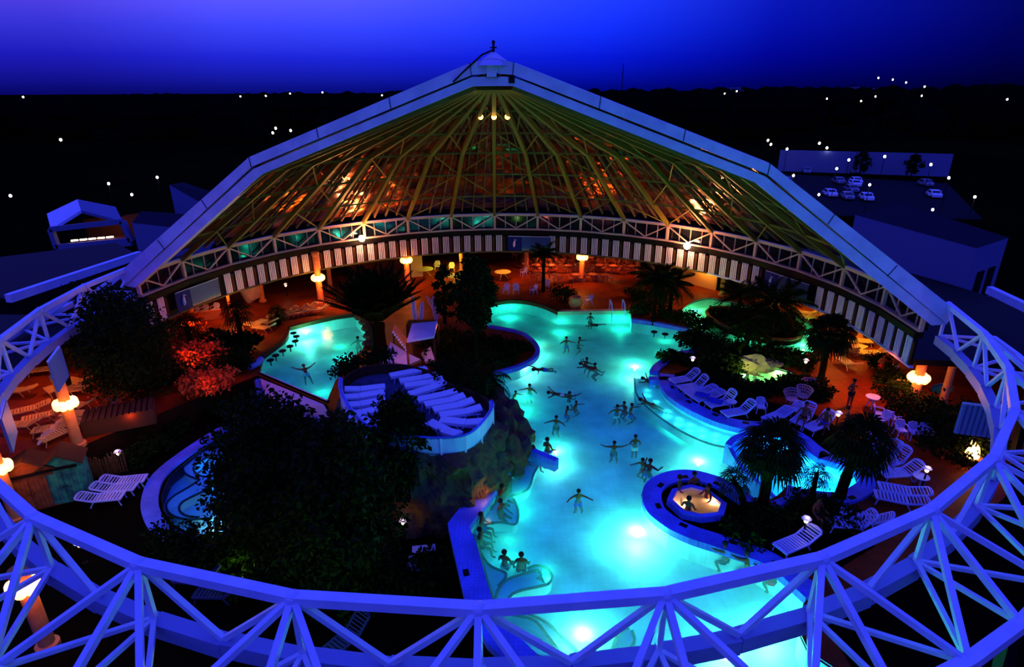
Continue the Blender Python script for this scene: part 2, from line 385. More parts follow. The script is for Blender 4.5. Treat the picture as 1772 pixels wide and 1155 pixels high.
# fascia of white corrugated sheets hung under the ring beam
ban = {0: .75, 1: 0}
fas = empty('corrugated_fascia', (CX, CY, 0), 0, 'white corrugated fascia hanging below the rear ring beam', 'fascia')
FZ0, FZ1 = 2.9, 4.42
BAN = [(0.62, 1.62), (8.30, 9.32), (14.35, 15.38)]
nf = 18*4
for i in range(nf):
    k = i/4+.02
    if any(a-.12 < k+.12 < b+.04 for a, b in BAN): continue
    mb = MB(); n = 4
    for j in range(n):
        t = k+.012+j*.0385; a, b = rg(t, RR-.12, 0), rg(t+.021, RR-.12, 0); c_ = (a+b)/2
        mb.box((c_.x, c_.y, (FZ0+FZ1)/2), ((b-a).length, .07, FZ1-FZ0), math.atan2((b-a).y, (b-a).x))
    a, b = rg(k+.17, RR-.10, 0), rg(k+.222, RR-.10, 0); c_ = (a+b)/2
    mb.out('corrugated_panel', M_CORR, fas)
    MB().box((c_.x, c_.y, (FZ0+FZ1)/2-.05), ((b-a).length, .05, FZ1-FZ0-.15), math.atan2((b-a).y, (b-a).x)).out('recessed_slat', M_BROWN, fas)
for k in range(18):
    MB().bar(rg(k, RR, FZ0-.08), rg(k+1, RR, FZ0-.08), .24, .10).out('bottom_rail', M_STEEL if k > 12 else M_RIB, fas)
    a, b = rg(k, RR+.02, FZ0), rg(k+1, RR+.02, FZ0)
    MB().add([a, b, b+Vector((0, 0, 1.7)), a+Vector((0, 0, 1.7))], [(0, 1, 2, 3)]).out('backing_sheet', M_DARK, fas)
# banners
mb_ = bpy.data.materials.new('seaside_banner_print'); mb_.use_nodes = True; nt = mb_.node_tree; b_ = nt.nodes['Principled BSDF']; b_.inputs['Roughness'].default_value = .5
tcn = nt.nodes.new('ShaderNodeTexCoord'); sp = nt.nodes.new('ShaderNodeSeparateXYZ'); nt.links.new(tcn.outputs['Object'], sp.inputs[0])
nz = nt.nodes.new('ShaderNodeTexNoise'); nz.inputs['Scale'].default_value = 1.6; nt.links.new(tcn.outputs['Object'], nz.inputs['Vector'])
ad = nt.nodes.new('ShaderNodeMath'); ad.operation = 'MULTIPLY_ADD'; nt.links.new(nz.outputs['Fac'], ad.inputs[0]); ad.inputs[1].default_value = .35; nt.links.new(sp.outputs['Z'], ad.inputs[2])
cr = nt.nodes.new('ShaderNodeValToRGB'); nt.links.new(ad.outputs[0], cr.inputs[0])
E_s = cr.color_ramp.elements; E_s[0].position = .22; E_s[0].color = (.30, .24, .14, 1); E_s[1].position = .36; E_s[1].color = (.02, .13, .26, 1)
for p_, c_ in ((.6, (.012, .07, .28, 1)), (.95, (.01, .05, .22, 1))): q_ = E_s.new(p_); q_.color = c_
nt.links.new(cr.outputs[0], b_.inputs['Base Color'])
M_NAVY = mat('navy_print', (.008, .016, .16), .5, spec=.1)
for (a, b), lab in zip(BAN, ('seaside picture banner on the fascia at its far left end', 'seaside picture banner in the middle of the fascia, facing the pool', 'dim blue seaside banner on the right-hand curve of the fascia')):
    A, B = ring(a, RR-.3, 0), ring(b, RR-.3, 0); d = B-A
    e = empty('banner', (A.x, A.y, FZ0+.12), math.atan2(d.y, d.x), lab, 'banner', 'banners on the fascia'); w = d.length; hh = FZ1-FZ0-.2
    f_ = MB().box((w*.66, 0, hh/2), (w*.66, .05, hh)).out('picture', mb_, e)
    MB().box((w*.165, -.005, hh/2), (w*.32, .05, hh)).out('side_panel', M_NAVY, e)
    MB().tube([(w*.15, -.05, hh*.25), (w*.155, -.05, hh*.4), (w*.16, -.05, hh*.6), (w*.17, -.05, hh*.72)], [.06, .12, .09, .05], 8).ball((w*.175, -.05, hh*.78), .07, 8).bar((w*.17, -.05, hh*.78), (w*.22, -.05, hh*.74), .03).out('emblem', M_CORR, e)
    MB().bar((w*.02, -.01, hh+.03), (w, -.01, hh+.03), .05).out('rail', M_STEEL, e)

# ================================================================== OPEN RING TRUSS (three chords)
ft = empty('open_ring_truss', (CX, CY, 0), 0, 'blue-lit open space-frame ring sweeping round the front of the hall', 'truss')
def fr(k, r, z): return ring(k, r, z, A_F)-O
Z1, Z2, RO = 6.72, 5.0, 26.4
def chordpath(r, z, ks): return [fr(k, r, z) for k in ks]
for k in range(18):
    MB().bar(fr(k, RF, Z1), fr(k+1, RF, Z1), .27, .24).out('top_chord', M_STEEL, ft)
    for s in (0, .5):
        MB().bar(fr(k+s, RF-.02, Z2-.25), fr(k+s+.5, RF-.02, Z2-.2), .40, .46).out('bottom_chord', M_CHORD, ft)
        MB().bar(fr(k+s, RO, Z2), fr(k+s+.5, RO, Z2), .30, .30).out('outer_chord', M_STEEL, ft)
        MB().bar(fr(k, RF, Z2+.02) if s == 0 else fr(k+1, RF, Z2+.02), fr(k+.5, RO, Z2), .12).out('outer_tie', M_STEEL, ft)
        MB().bar(fr(k, RF, Z1) if s == 0 else fr(k+1, RF, Z1), fr(k+.5, RO, Z2), .15).out('outer_diagonal', M_STEEL, ft)
        MB().bar(fr(k, RF, Z1) if s == 0 else fr(k+1, RF, Z1), fr(k+.5, RF, Z2), .135).out('inner_diagonal', M_STEEL, ft)
for k in range(19):
    MB().bar(fr(k, RF, Z1), fr(k, RF, Z2), .13).out('post', M_STEEL, ft)
    MB().bar(fr(k, RF, Z1), fr(k, RO, Z2), .16).out('outer_post', M_STEEL, ft)
    MB().bar(fr(k, RF, Z2), fr(k, RO, Z2), .12).out('strut', M_STEEL, ft)
    MB().ball(fr(k, RF, Z1), .19, 8).out('node', M_STEEL, ft)
    if k % 2 == 1: MB().bar(fr(k, RO-.1, Z2-.2), fr(k, RO+.4, -2.6), .3).out('leg', M_DARK, ft)
# corrugated wind panels hanging below the open ring
for (x, y), lab in (((101, 640), 'blue corrugated panel hanging above the lamp column on the left deck'), ((14, 738), 'blue corrugated panel at the left edge above the red huts'), ((1700, 730), 'blue corrugated panel hanging behind the right curve of the open ring')):
    d = ray(x, y); rr = RR-(1.3 if x == 101 else .1); a = d.x**2+d.y**2; b = -2*(d.x*CX+d.y*CY); c = CX*CX+CY*CY-rr*rr; t = (-b+math.sqrt(max(0, b*b-4*a*c)))/(2*a)
    P = Vector((0, 0, CAMZ))+d*t; ta = math.atan2(P.y-CY, P.x-CX)+PI/2
    if x == 1700: P = px(1700, 730, 3.3); ta = math.atan2(-P.x, P.y)*-1+PI+R(25) if False else math.atan2(P.y, P.x)-PI/2+R(25)
    e = empty('hanging_panel', P, ta, lab, 'panel', 'panels hanging below the open ring'); mb = MB()
    for j in range(9): mb.box(((j-4)*.21, 0, 0), (.13, .08, 1.5))
    mb.box((0, .05, 0), (1.9, .03, 1.5)); mb.out('sheet', M_NPAN, e)
    MB().bar((-.95, 0, .8), (.95, 0, .8), .08).out('hanger', M_STEEL, e)
# ================================================================== GROUND, FLOORS, POOLS
def struct(name, mb, m): return tag(mb.out(name, m), kind='structure')
WZ = -.14
land = MB(); land.add([(-4000, -600, -2.62), (4000, -600, -2.62), (4000, 5000, -2.62), (-4000, 5000, -2.62)], [(0, 1, 2, 3)])
struct('ground', land, M_LAND)
disc = lambda r, z, a0, a1, n=60: [Vector((CX+r*math.cos(R(a0+(a1-a0)*i/n)), CY+r*math.sin(R(a0+(a1-a0)*i/n)), z)) for i in range(n+1)]
MAIN_W = [(812,549),(835,533),(862,526),(885,523),(912,525),(940,532),(965,543),(1020,542),(1091,541),(1093,556),(1145,564),(1195,575),(1224,584),(1218,598),(1200,607),(1170,613),(1146,624),(1130,636),(1124,645),(1141,648),(1141,668),(1153,687),(1180,707),(1221,728),(1258,741),(1294,748),(1313,749),(1342,753),(1367,762),(1391,782),(1415,799),(1445,807),(1476,818),(1484,838),(1464,852),(1439,857),(1391,852),(1362,845),(1345,862),(1325,873),(1308,869),(1280,851),(1255,835),(1225,824),(1195,818),(1165,819),(1135,828),(1117,842),(1111,858),(1114,880),(1126,898),(1157,921),(1194,938),(1234,951),(1277,966),(1313,978),(1344,997),(1393,1041),(1386,1075),(1384,1100),(1398,1130),(1450,1165),(1500,1230),(1150,1230),(1040,1150),(985,1152),(930,1139),(883,1095),(852,1045),(824,945),(812,917),(865,845),(893,808),(911,770),(897,752),(888,741),(880,718),(857,707),(832,700),(815,690),(815,672),(835,658),(853,647),(875,641),(900,633),(920,622),(927,610),(922,597),(905,582),(880,574),(845,568),(815,566)]
KID_W = [(392,752),(340,788),(293,827),(279,861),(283,887),(299,910),(332,928),(363,938),(420,925),(450,870),(455,800),(430,748)]
LEFT_W = [(615,546),(570,553),(502,570),(500,581),(494,591),(469,610),(457,619),(452,636),(450,648),(566,698),(581,662),(597,645),(609,622),(626,611),(634,594),(633,576),(625,558)]
def ell(cx, cy, rx, ry, n=28, z=0.): return [px(cx+rx*math.cos(2*PI*i/n), cy+ry*math.sin(2*PI*i/n), z) for i in range(n)]
MAINP = pts(MAIN_W, WZ); LEFTP = pts(LEFT_W, WZ); KIDP = pts(KID_W, -1.62)
RIV_O = [(1180,545),(1190,530),(1206,522),(1230,518),(1262,524),(1330,536),(1380,550),(1412,572),(1417,598),(1405,612),(1370,618),(1300,616),(1250,602),(1205,582)]
RIV_I = [(1222,548),(1240,540),(1290,545),(1340,553),(1376,566),(1387,580),(1383,592),(1360,598),(1310,592),(1262,578),(1234,563)]
RIVO = smooth_line(pts(RIV_O, WZ), 4, True); RIVI = smooth_line(pts(RIV_I, WZ), 4, True)
GROT = ell(1313, 655, 62, 17, z=WZ)
JAC = pts([(1154,865),(1163,847),(1194,839),(1223,846),(1258,872),(1252,892),(1215,896),(1180,889)], .32)
# high floor: everything but the sunken garden at the front left
EDGE = [(905,1240),(860,1110),(819,1044),(787,914),(800,880),(790,800),(700,770),(620,735),(572,712),(566,700),(447,650),(400,668),(322,697),(240,730),(130,777),(60,808),(-60,860)]
EDGP = pts(EDGE, 0.0)
aL = math.degrees(math.atan2(EDGP[-1].y-CY, EDGP[-1].x-CX)); aR = math.degrees(math.atan2(EDGP[0].y-CY, EDGP[0].x-CX))
rL = max(36, (EDGP[-1]-O).length)
a1 = aR % 360; a1 = a1-360 if a1 > 180 else a1
aL = aL % 360
outer = disc(38, 0, a1, aL, 90)
HP = outer+[p for p in reversed(EDGP)]
def clipz(L): return [Vector((p.x, p.y, 0)) for p in L]
SPA = ell(1631, 673, 20, 9, 20, 0)
struct('floor', MB().prism(HP, -2.62, 0., holes=[clipz(MAINP), clipz(LEFTP), clipz(RIVO), clipz(GROT), SPA], sides=False), M_TERRA)
sk = MB(); sk.add([(p.x, p.y, z) for p in HP for z in (-2.62, -.002)], [(2*i, (2*i+2) % (2*len(HP)), (2*i+3) % (2*len(HP)), 2*i+1) for i in range(len(HP))])
struct('wall_garden', sk, mat('dark_garden_wall', (.02, .008, .003), .9, spec=.02))
struct('floor_garden', MB().prism(disc(37.5, 0, 0, 354, 60), -2.62, -1.5, holes=[clipz(KIDP), clipz(MAINP)]), M_GARDEN)
def pool(P, label, depth, wm, name='swimming_pool', wz=WZ, cat='pool', tm=None):
    e = empty(name, P[0]*0+Vector((sum(p.x for p in P)/len(P), sum(p.y for p in P)/len(P), 0)), 0, label, cat)
    q = [p-e.location for p in P]
    b = MB(); n = len(q); vs = [(p.x, p.y, wz+.10) for p in q]+[(p.x, p.y, wz-depth) for p in q]
    b.add(vs, [(i, i+n, (i+1) % n+n, (i+1) % n) for i in range(n)])
    b.prism(q, 0, wz-depth, sides=False); b.out('basin', tm or M_TILE, e)
    MB().prism(q, 0, wz, sides=False).out('water', wm, e)
    MB().tube([Vector((p.x, p.y, wz+.02)) for p in q+q[:1]], .045, 5).out('edge_tiles', M_LINE, e)
    return e
mainpool = pool(MAINP, 'large free-form pool glowing turquoise through the middle of the hall', .98, W_MAIN)
leftpool = pool(LEFTP, 'smaller turquoise pool at the left behind the rock, with stools along one side', 1.0, W_MAIN)
kidpool = pool(KIDP, 'shallow blue pool with a snaking bench, at the left of the big trees', .55, W_BLUE, wz=-1.62, name='paddling_pool')
river = pool(RIVO, 'green-lit lazy river circling a planted island at the right rear', .8, W_GREEN, 'lazy_river')
MB().prism([p-river.location for p in clipz(RIVI)], -.9, .35).out('island_mound', M_GARDEN, river)
MB().tube([Vector((p.x, p.y, .3))-Vector((river.location.x, river.location.y, 0)) for p in RIVI+RIVI[:1]], .12, 6).out('island_kerb', M_ROCK, river)
grot = pool(GROT, 'small yellow-green grotto pool hidden among plants beside the lounger deck', .8, W_GREEN, 'grotto_pool')
pool(SPA, 'round green hot tub beside the orange column at the right', .8, W_GREEN, 'hot_tub', wz=-.1)
# jacuzzi
je = empty('whirlpool_tub', (sum(p.x for p in JAC)/8, sum(p.y for p in JAC)/8, 0), 0, 'octagonal whirlpool tub with milky warm-lit water on the round peninsula', 'whirlpool')
q = [Vector((p.x, p.y, 0))-je.location for p in JAC]; inn = [p*.80 for p in q]
MB().prism(q, 0, .34, holes=[inn], bottom=False).out('rim', M_COPE, je)
bb = MB(); bb.add([(p.x, p.y, .34) for p in inn]+[(p.x*.9, p.y*.9, -.45) for p in inn], [(i, i+8, (i+1) % 8+8, (i+1) % 8) for i in range(8)]+[tuple(range(8, 16))]); bb.out('basin', mat('cream_basin', (.85, .68, .50), .6, spec=.1), je)
MB().prism(inn, 0, .24, sides=False).out('water', W_FOAM, je)
jl = Vector(px(1232, 874, 0))-je.location; MB().ball((jl.x, jl.y, -.02), .10).out('tub_lamp', E_GLOBE, je); light('tub_light', (jl.x, jl.y, .1), (1, .50, .20), 55, .08, je); light('tub_light', (-.5, -.1, .05), (1, .56, .28), 60, .1, je)
# copings: pale tiled kerbs along the water
def coping(name, L, w, label, side=1, z=.0, h=.16, m=None, drain=True, sm=4):
    P = smooth_line(pts(L, z), sm)
    o = ribbon(P, w, z-.15, z+h, side).out(name, m or M_COPE); tag(o, label, 'coping')
    if drain:
        acc = 0
        for a, b in zip(P, P[1:]):
            acc += (b-a).length
            if acc > 1.9:
                acc = 0; d = (b-a).normalized(); c = (a+b)/2+Vector((-d.y, d.x, 0))*w*.72*side
                MB().box((c.x, c.y, z+h+.01), (.34, .22, .03), math.atan2(d.y, d.x)).out('drain_grate', M_DARK, o)
    return o
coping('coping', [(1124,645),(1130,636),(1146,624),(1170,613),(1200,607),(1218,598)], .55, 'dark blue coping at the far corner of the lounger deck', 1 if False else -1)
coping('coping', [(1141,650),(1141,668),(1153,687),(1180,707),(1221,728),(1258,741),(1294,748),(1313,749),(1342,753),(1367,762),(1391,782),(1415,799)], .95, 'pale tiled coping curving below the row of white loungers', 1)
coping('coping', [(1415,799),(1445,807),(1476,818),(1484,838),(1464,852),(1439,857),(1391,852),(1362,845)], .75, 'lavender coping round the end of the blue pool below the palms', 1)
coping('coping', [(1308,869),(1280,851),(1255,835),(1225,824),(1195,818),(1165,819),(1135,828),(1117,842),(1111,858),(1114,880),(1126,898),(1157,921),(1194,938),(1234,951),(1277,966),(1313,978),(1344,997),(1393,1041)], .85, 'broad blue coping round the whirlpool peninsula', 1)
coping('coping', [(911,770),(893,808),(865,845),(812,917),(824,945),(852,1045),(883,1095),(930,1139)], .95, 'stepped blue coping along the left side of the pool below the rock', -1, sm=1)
coping('coping', [(853,647),(875,641),(900,633),(920,622),(927,610),(922,597),(905,582),(880,574),(845,568)], .30, 'narrow rounded coping round the dark planted island', -1, drain=False)
coping('coping', [(965,543),(1020,542),(1091,541)], .45, 'cream coping at the far end of the pool by the handrails', 1, drain=False, m=mat('cream_coping', (.55, .38, .22), .6, spec=.1))
coping('coping', [(812,549),(835,533),(862,526),(885,523),(912,525),(940,532),(965,543)], .4, 'brown coping round the far left bay of the pool', 1, drain=False, m=M_BROWN)
coping('coping', [(1093,556),(1145,564),(1195,575),(1224,584)], .35, 'blue-topped wall at the far right of the pool below the dark plants', 1, drain=False)
coping('coping', [(615,546),(570,553),(502,570)], .35, 'thin coping at the far edge of the left pool', 1 if False else -1, drain=False, m=M_BROWN)
coping('coping', [(500,581),(494,591),(469,610),(457,619)], .28, 'rounded dark coping beside the stools of the left pool', -1, drain=False, m=M_BROWN)
for i, (x, y) in enumerate([(621,552),(629,560),(634,571),(637,584),(636,597)]):
    P = px(x+3, y, 0); mb = MB(); mb.ball((0, 0, .12), .55, 7, .45); o = mb.out('edge_stone', M_ROCK, None, True); o.location = P; o.scale = (1, .8, 1)
    tag(o, f'rough stone on the right edge of the left pool, {ORD[i]} counting from the back', 'stone', 'stones edging the left pool')
KC = smooth_line(pts([(400,744),(340,783),(290,824),(275,861),(279,889),(296,913),(330,932),(363,944)], -1.5), 4)
tag(ribbon(KC, .75, -1.62, -1.38, -1).out('coping', M_COPE), 'broad blue coping round the left side of the shallow pool', 'coping')
def bench(name, A, B, z, label, e=None):
    a, b = smooth_line(pts(A, z), 4), smooth_line(pts(B, z), 4)
    o = MB().prism(a+b[::-1], z-.5, z, bottom=False).out(name, M_TILE); tag(o, label, 'bench')
    MB().tube([p+Vector((0, 0, .02)) for p in a], .06, 5).out('edge_tiles', M_LINE, o)
    MB().tube([p+Vector((0, 0, .02)) for p in b], .06, 5).out('edge_tiles', M_LINE, o)
    return o
S1 = [(395,774),(363,778),(325,796),(317,811),(322,822),(340,830),(345,832),(325,845),(299,861),(288,874),(291,887),(304,896),(325,900),(350,899)]
S2 = [(395,787),(364,791),(340,804),(335,814),(345,824),(361,827),(366,835),(358,848),(338,858),(317,869),(310,879),(314,889),(327,895),(345,896)]
bench('underwater_bench', S1, S2, -1.72, 'snaking dark-edged bench in the shallow blue pool')
bench('underwater_bench', [(1141,655),(1143,672),(1155,690),(1182,710),(1223,731),(1260,744),(1282,750)], [(1098,655),(1100,678),(1112,698),(1140,722),(1180,748),(1225,768),(1262,776)], WZ-.34, 'wide lit ledge bench under water along the lounger deck')
bench('underwater_bench', [(876,1061),(906,1061),(944,1078),(971,1102),(1002,1130)], [(860,1063),(890,1066),(926,1076),(948,1103),(975,1140)], WZ-.5, 'curved bench under water near the bottom of the photo')
bench('underwater_bench', [(858,1036),(862,1022),(878,1005),(905,995),(932,988)], [(880,1038),(886,1030),(902,1023),(925,1018),(946,1013)], WZ-.5, 'hook-shaped bench wall at the lower left of the pool')
bench('underwater_bench', [(913,985),(928,980),(945,984),(955,997),(952,1008),(946,1013)], [(915,992),(926,989),(932,990),(936,996),(934,1000),(930,1003)], WZ-.5, 'rounded end of the hook-shaped bench in the pool')
bench('underwater_bench', [(913,772),(895,812),(868,848)], [(945,790),(925,818),(917,842),(902,855),(880,860)], WZ-.5, 'upper pale seat under water below the rock')
bench('underwater_bench', [(866,850),(840,884),(815,919)], [(889,864),(897,885),(892,908),(868,905),(838,910),(828,930)], WZ-.5, 'middle seat under water where bathers rest below the rock')
bench('underwater_bench', [(815,922),(826,948),(840,995),(854,1040)], [(826,932),(832,958),(848,980),(876,995),(862,1015)], WZ-.5, 'lower seat under water beside the stepped coping')
bench('underwater_bench', [(1057,1128),(1071,1098),(1088,1088)], [(1091,1126),(1098,1109),(1094,1093)], WZ-.5, 'small rounded seat under water behind the front truss')
# low walls in the water
def wall(name, L, w, z0, z1, label, m, cat='wall'):
    return tag(ribbon(smooth_line(pts(L, z1), 4), w, z0, z1, -1).out(name, m), label, cat)
wall('divider_wall', [(1313,751),(1294,754),(1276,761),(1266,772)], .35, -1.4, .05, 'low blue wall curling between the main pool and the kids pool', M_COPE)
wall('divider_wall', [(1266,772),(1283,802),(1305,825),(1330,845),(1345,862)], .22, -1.4, -.10, 'thin wall under the palms dividing the kids pool from the main pool', M_COPE)
wall('promontory_wall', [(900,764),(925,776),(967,793)], .35, -.5, .14, 'short straight wall jutting into the pool beside the seated bather', M_COPE)
wall('coping_end', [(1122,652),(1158,652)], .5, -1.4, .16, 'square end block of the lounger deck coping', M_COPE)
tag(MB().prism(pts([(1318,874),(1365,858),(1373,866),(1325,886)], .2), -.1, .22).out('pool_step', M_COPE), 'pale slab step beside the palm trunk at the blue pool', 'step')
# dam wall of the left pool
dm = MB(); A, B, C2, D = px(446, 647, 0), px(568, 699, 0), px(575, 742, -1.5), px(470, 716, -1.5)
dn = Vector((0, .35, 0))
dm.add([A, B, C2, D, A+dn, B+dn, C2+dn, D+dn], [(3, 2, 1, 0), (0, 1, 5, 4), (4, 5, 6, 7), (1, 2, 6, 5), (0, 4, 7, 3)])
tag(dm.out('dam_wall', mat('pinkish_render', (.60, .46, .52), .5, spec=.2)), 'sloping pale wall holding back the front of the left pool', 'wall')
tag(MB().prism(pts([(470,716),(575,742),(566,775),(490,770)], -1.5), -1.62, -1.44).out('splash_basin', M_TILE), 'turquoise splash basin at the foot of the sloping wall', 'basin')
P = px(447, 664, 0); tag(MB().bar(P+Vector((0, 0, -1.5)), P+Vector((0, 0, .25)), .28).out('wall_post', M_COPE), 'narrow purple post at the left end of the sloping wall', 'post')
P = px(585, 640, 0); tag(MB().tube([P+Vector((-.05, 0, -.5)), P+Vector((.5, -.9, .6))], .06).out('pole', M_DARK), 'thin dark pole leaning beside the rock at the left pool', 'pole')
tag(MB().tube(smooth_line(pts([(432,636),(444,630),(452,622)], .25), 4), .22, 8).out('water_slide', M_COPE), 'short curved blue chute at the left corner of the left pool', 'slide')
# stools in the water
stl = empty('pool_stool', (0, 0, 0), 0, '', 'stool', 'round stools in the left pool')
MB().lathe([(0.001, -.02), (.24, -.02), (.26, .03), (.22, .07), (.001, .07)]).out('seat', M_BLACK, stl); MB().tube([(0, 0, -.4), (0, 0, -.02)], .06).out('stem', M_DARK, stl)
for i, (x, y) in enumerate([(508,577),(513,583),(511,591),(502,600),(489,608),(477,616),(468,624)]):
    o = stl if i == 0 else copytree(stl); o.location = px(x, y, WZ+.05); o['label'] = f'round black stool in the left pool, {ORD[i]} from the back of the curve'; o['group'] = 'round stools in the left pool'
for i, (x, y) in enumerate([(1132,575),(1151,579),(1171,583)]):
    o = copytree(stl); o.location = px(x, y, WZ+.03); o.name = 'pool_stool'; o['label'] = f'dark round stool by the far right pool wall, {ORD[i]} from the left'; o['group'] = 'round stools by the far right pool wall'
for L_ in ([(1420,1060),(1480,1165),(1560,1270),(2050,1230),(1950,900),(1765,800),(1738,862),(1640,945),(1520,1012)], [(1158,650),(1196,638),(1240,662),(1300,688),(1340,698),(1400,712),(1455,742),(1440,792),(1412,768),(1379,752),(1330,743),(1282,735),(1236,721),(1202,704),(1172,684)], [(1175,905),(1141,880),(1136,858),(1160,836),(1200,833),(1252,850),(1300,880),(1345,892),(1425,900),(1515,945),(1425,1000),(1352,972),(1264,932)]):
    struct('floor_dark', MB().prism(pts(L_, .025), 0, .025), M_GARDEN)  # dark sheets added so bed and decks stay black as if unlit
# handrails
hr = empty('pool_handrail', (0, 0, 0), 0, '', 'handrail', 'pale handrails at the far steps')
MB().tube([(0, -1.2, -.6), (0, -.9, .35), (0, -.55, .8), (0, .2, .9), (0, .45, .8), (0, .45, 0)], .05).out('tube', M_PLAST, hr); MB().lathe([(.001, 0), (.1, 0), (.1, .04), (.001, .04)], (0, .45, 0), 10).out('foot', M_STEEL, hr)
for i, (x, lab) in enumerate([(1056, 'left of the two pale curved handrails at the far pool steps'), (1078, 'right of the two pale curved handrails, with bright reflection below')]):
    o = hr if i == 0 else copytree(hr); o.location = px(x, 538, 0); o['label'] = lab
# under-water lamps
LAMPS = [(928,605,220,mainpool),(912,635,420,mainpool),(1098,640,520,mainpool),(962,787,300,mainpool),(1208,805,420,mainpool),(1102,928,800,mainpool),(1008,1106,520,mainpool),(835,585,200,mainpool),(880,540,175,mainpool),(970,565,150,mainpool),(1150,600,110,mainpool),(1255,1140,560,mainpool),(1330,1100,420,mainpool),(905,700,160,mainpool),(1180,735,130,mainpool),(1245,760,150,mainpool),(1075,560,170,mainpool),(880,950,60,mainpool),(900,870,60,mainpool),(950,1000,60,mainpool),(530,578,760,leftpool),(590,610,150,leftpool),(560,690,90,leftpool)]
for x, y, e, pl in LAMPS:
    P = px(x, y, WZ-.42)-pl.location
    if e > 180: MB().ball(P, .07, 8).out('underwater_lamp', E_POOL, pl)
    light('pool_light', P+Vector((0, 0, -.02)), (.06, 1, .58), e*.45, .16, pl)
    if e > 180: light('lamp_core', px(x, y, WZ-.22)-pl.location, (.80, 1, .66), e*.20, .08, pl)
for x, y, e in [(1400,815,50),(1350,785,50),(1445,835,45),(1375,835,45)]:
    P = px(x, y, WZ-.30)-mainpool.location; light('kids_pool_fill', P, (.03, .40, 1), e*2.4, .12, mainpool)  # blue fill added to brighten the lampless kids pool
for x, y, e in [(1120,680,7),(1135,700,8),(1155,716,10),(1175,730,12),(1195,741,14),(1215,750,16),(1238,758,16),(1262,765,14)]:
    P = px(x, y, WZ-.16)-mainpool.location; light('ledge_fill', P, (.12, .95, .85), e, .1, mainpool)  # fill added along the ledge to brighten it, no fixtures
for x, y, e in [(1205,545,100),(1225,522,90),(1290,596,90),(1400,566,120),(1390,606,100),(1262,580,60),(1410,590,80)]:
    P = px(x, y, WZ-.35)-river.location; MB().ball(P, .08, 8).out('underwater_lamp', E_POOL, river); light('river_light', P, (.16, 1, .36), e*3, .12, river)
P = px(1290, 650, WZ-.3)-grot.location; light('grotto_light', P, (.8, 1, .18), 260, .12, grot); MB().ball(P, .1, 8).out('underwater_lamp', E_POOL, grot)
light('grotto_light', px(1300, 640, .9)-grot.location, (.9, 1, .22), 150, .12, grot); light('grotto_light', px(1345, 650, WZ-.3)-grot.location, (.8, 1, .18), 50, .12, grot)
P = px(1631, 673, -.4); light('hot_tub_light', P, (.25, 1, .2), 170, .1)
P = px(540, 760, -1.1); light('splash_light', P, (.2, 1, .8), 40, .1)
light('paddling_light', px(372, 905, -1.8), (.6, 1, .65), 30, .1); light('paddling_light', px(400, 820, -1.9), (.05, .35, 1), 150, .2)

# ================================================================== ROCK WITH SUN TERRACE
TZ = 2.55
PAR = [(589,655),(588,673),(595,691),(606,708),(620,726),(645,742),(680,752),(720,757),(763,759),(797,756),(819,747),(839,727),(853,705),(850,694),(838,680),(806,666),(770,654),(738,634),(690,624),(645,626),(614,634),(596,646)]
PARP = smooth_line(pts(PAR, TZ+.75), 3, True); PARC = Vector((sum(p.x for p in PARP)/len(PARP), sum(p.y for p in PARP)/len(PARP), 0))
rk = empty('rock_mound', PARC, 0, 'craggy rock mound with a sun terrace on top, rising between the two pools', 'rock')
n = len(PARP); rows = [(1.0, TZ-.05), (1.03, TZ-.5), (1.06, 1.4), (1.12, .6), (1.14, -.3), (1.17, -1.6)]
vs = []; fs = []
for j, (s, z) in enumerate(rows):
    for i, p in enumerate(PARP):
        d = Vector((p.x, p.y, 0))-PARC; rr = d.length; a = math.atan2(d.y, d.x)
        nn = .5*math.sin(a*9+z*2)+.35*math.sin(a*23-z*3.1)+.3*random.uniform(-1, 1)
        east = max(0, math.cos(a-R(-25)))
        d2 = d*(1+(s-1)*.8)+d.normalized()*(nn*.42+(.35*east if 0 < j else 0))*(1 if j > 0 else 0)
        vs.append((d2.x, d2.y, z+(.15*nn if 0 < j < 4 else 0)))
for j in range(len(rows)-1):
    for i in range(n): k = (i+1) % n; fs.append((j*n+i, j*n+n+i, j*n+n+k, j*n+k))
me = MB().add(vs, fs).mesh('rock_body'); ro = link('rock_body', me, M_ROCK, rk)
md = ro.modifiers.new('sub', 'SUBSURF'); md.levels = 2; md.render_levels = 2; md.subdivision_type = 'SIMPLE'
tx = bpy.data.textures.new('rock_clouds', 'CLOUDS'); tx.noise_scale = .8; tx.noise_depth = 3
dp = ro.modifiers.new('disp', 'DISPLACE'); dp.texture = tx; dp.strength = .55; dp.mid_level = .5
MB().prism([Vector((p.x, p.y, 0))-PARC for p in PARP], TZ-.3, TZ).out('terrace_floor', mat('blue_grey_paving', (.07, .07, .12), .8, spec=.04, noise=(1.2, (.04, .04, .08))), rk)
# parapet: frosted panels at the front, dark fence at the back
def seg(i0, i1): return [Vector((PARP[i % n].x, PARP[i % n].y, 0)) for i in range(i0, i1+1)]
front = seg(0, 12*3+3); back = seg(13*3, n)
pp = ribbon(front, .12, TZ-.9, TZ+.75, 1); o = pp.out('terrace_parapet', M_PARA); tag(o, 'frosted pale parapet curving round the front of the rock terrace', 'parapet')
MB().tube([p+Vector((0, 0, TZ+.77)) for p in front], .06, 6).out('handrail', M_COPE, o)
for p in front[::4]: MB().bar(p+Vector((0, 0, TZ-.9)), p+Vector((0, 0, TZ+.75)), .1).out('post', M_STEEL, o)
tag(ribbon(back, .14, TZ-.4, TZ+.55, 1).out('terrace_fence', M_BROWN), 'dark brown board fence round the back of the rock terrace', 'fence')
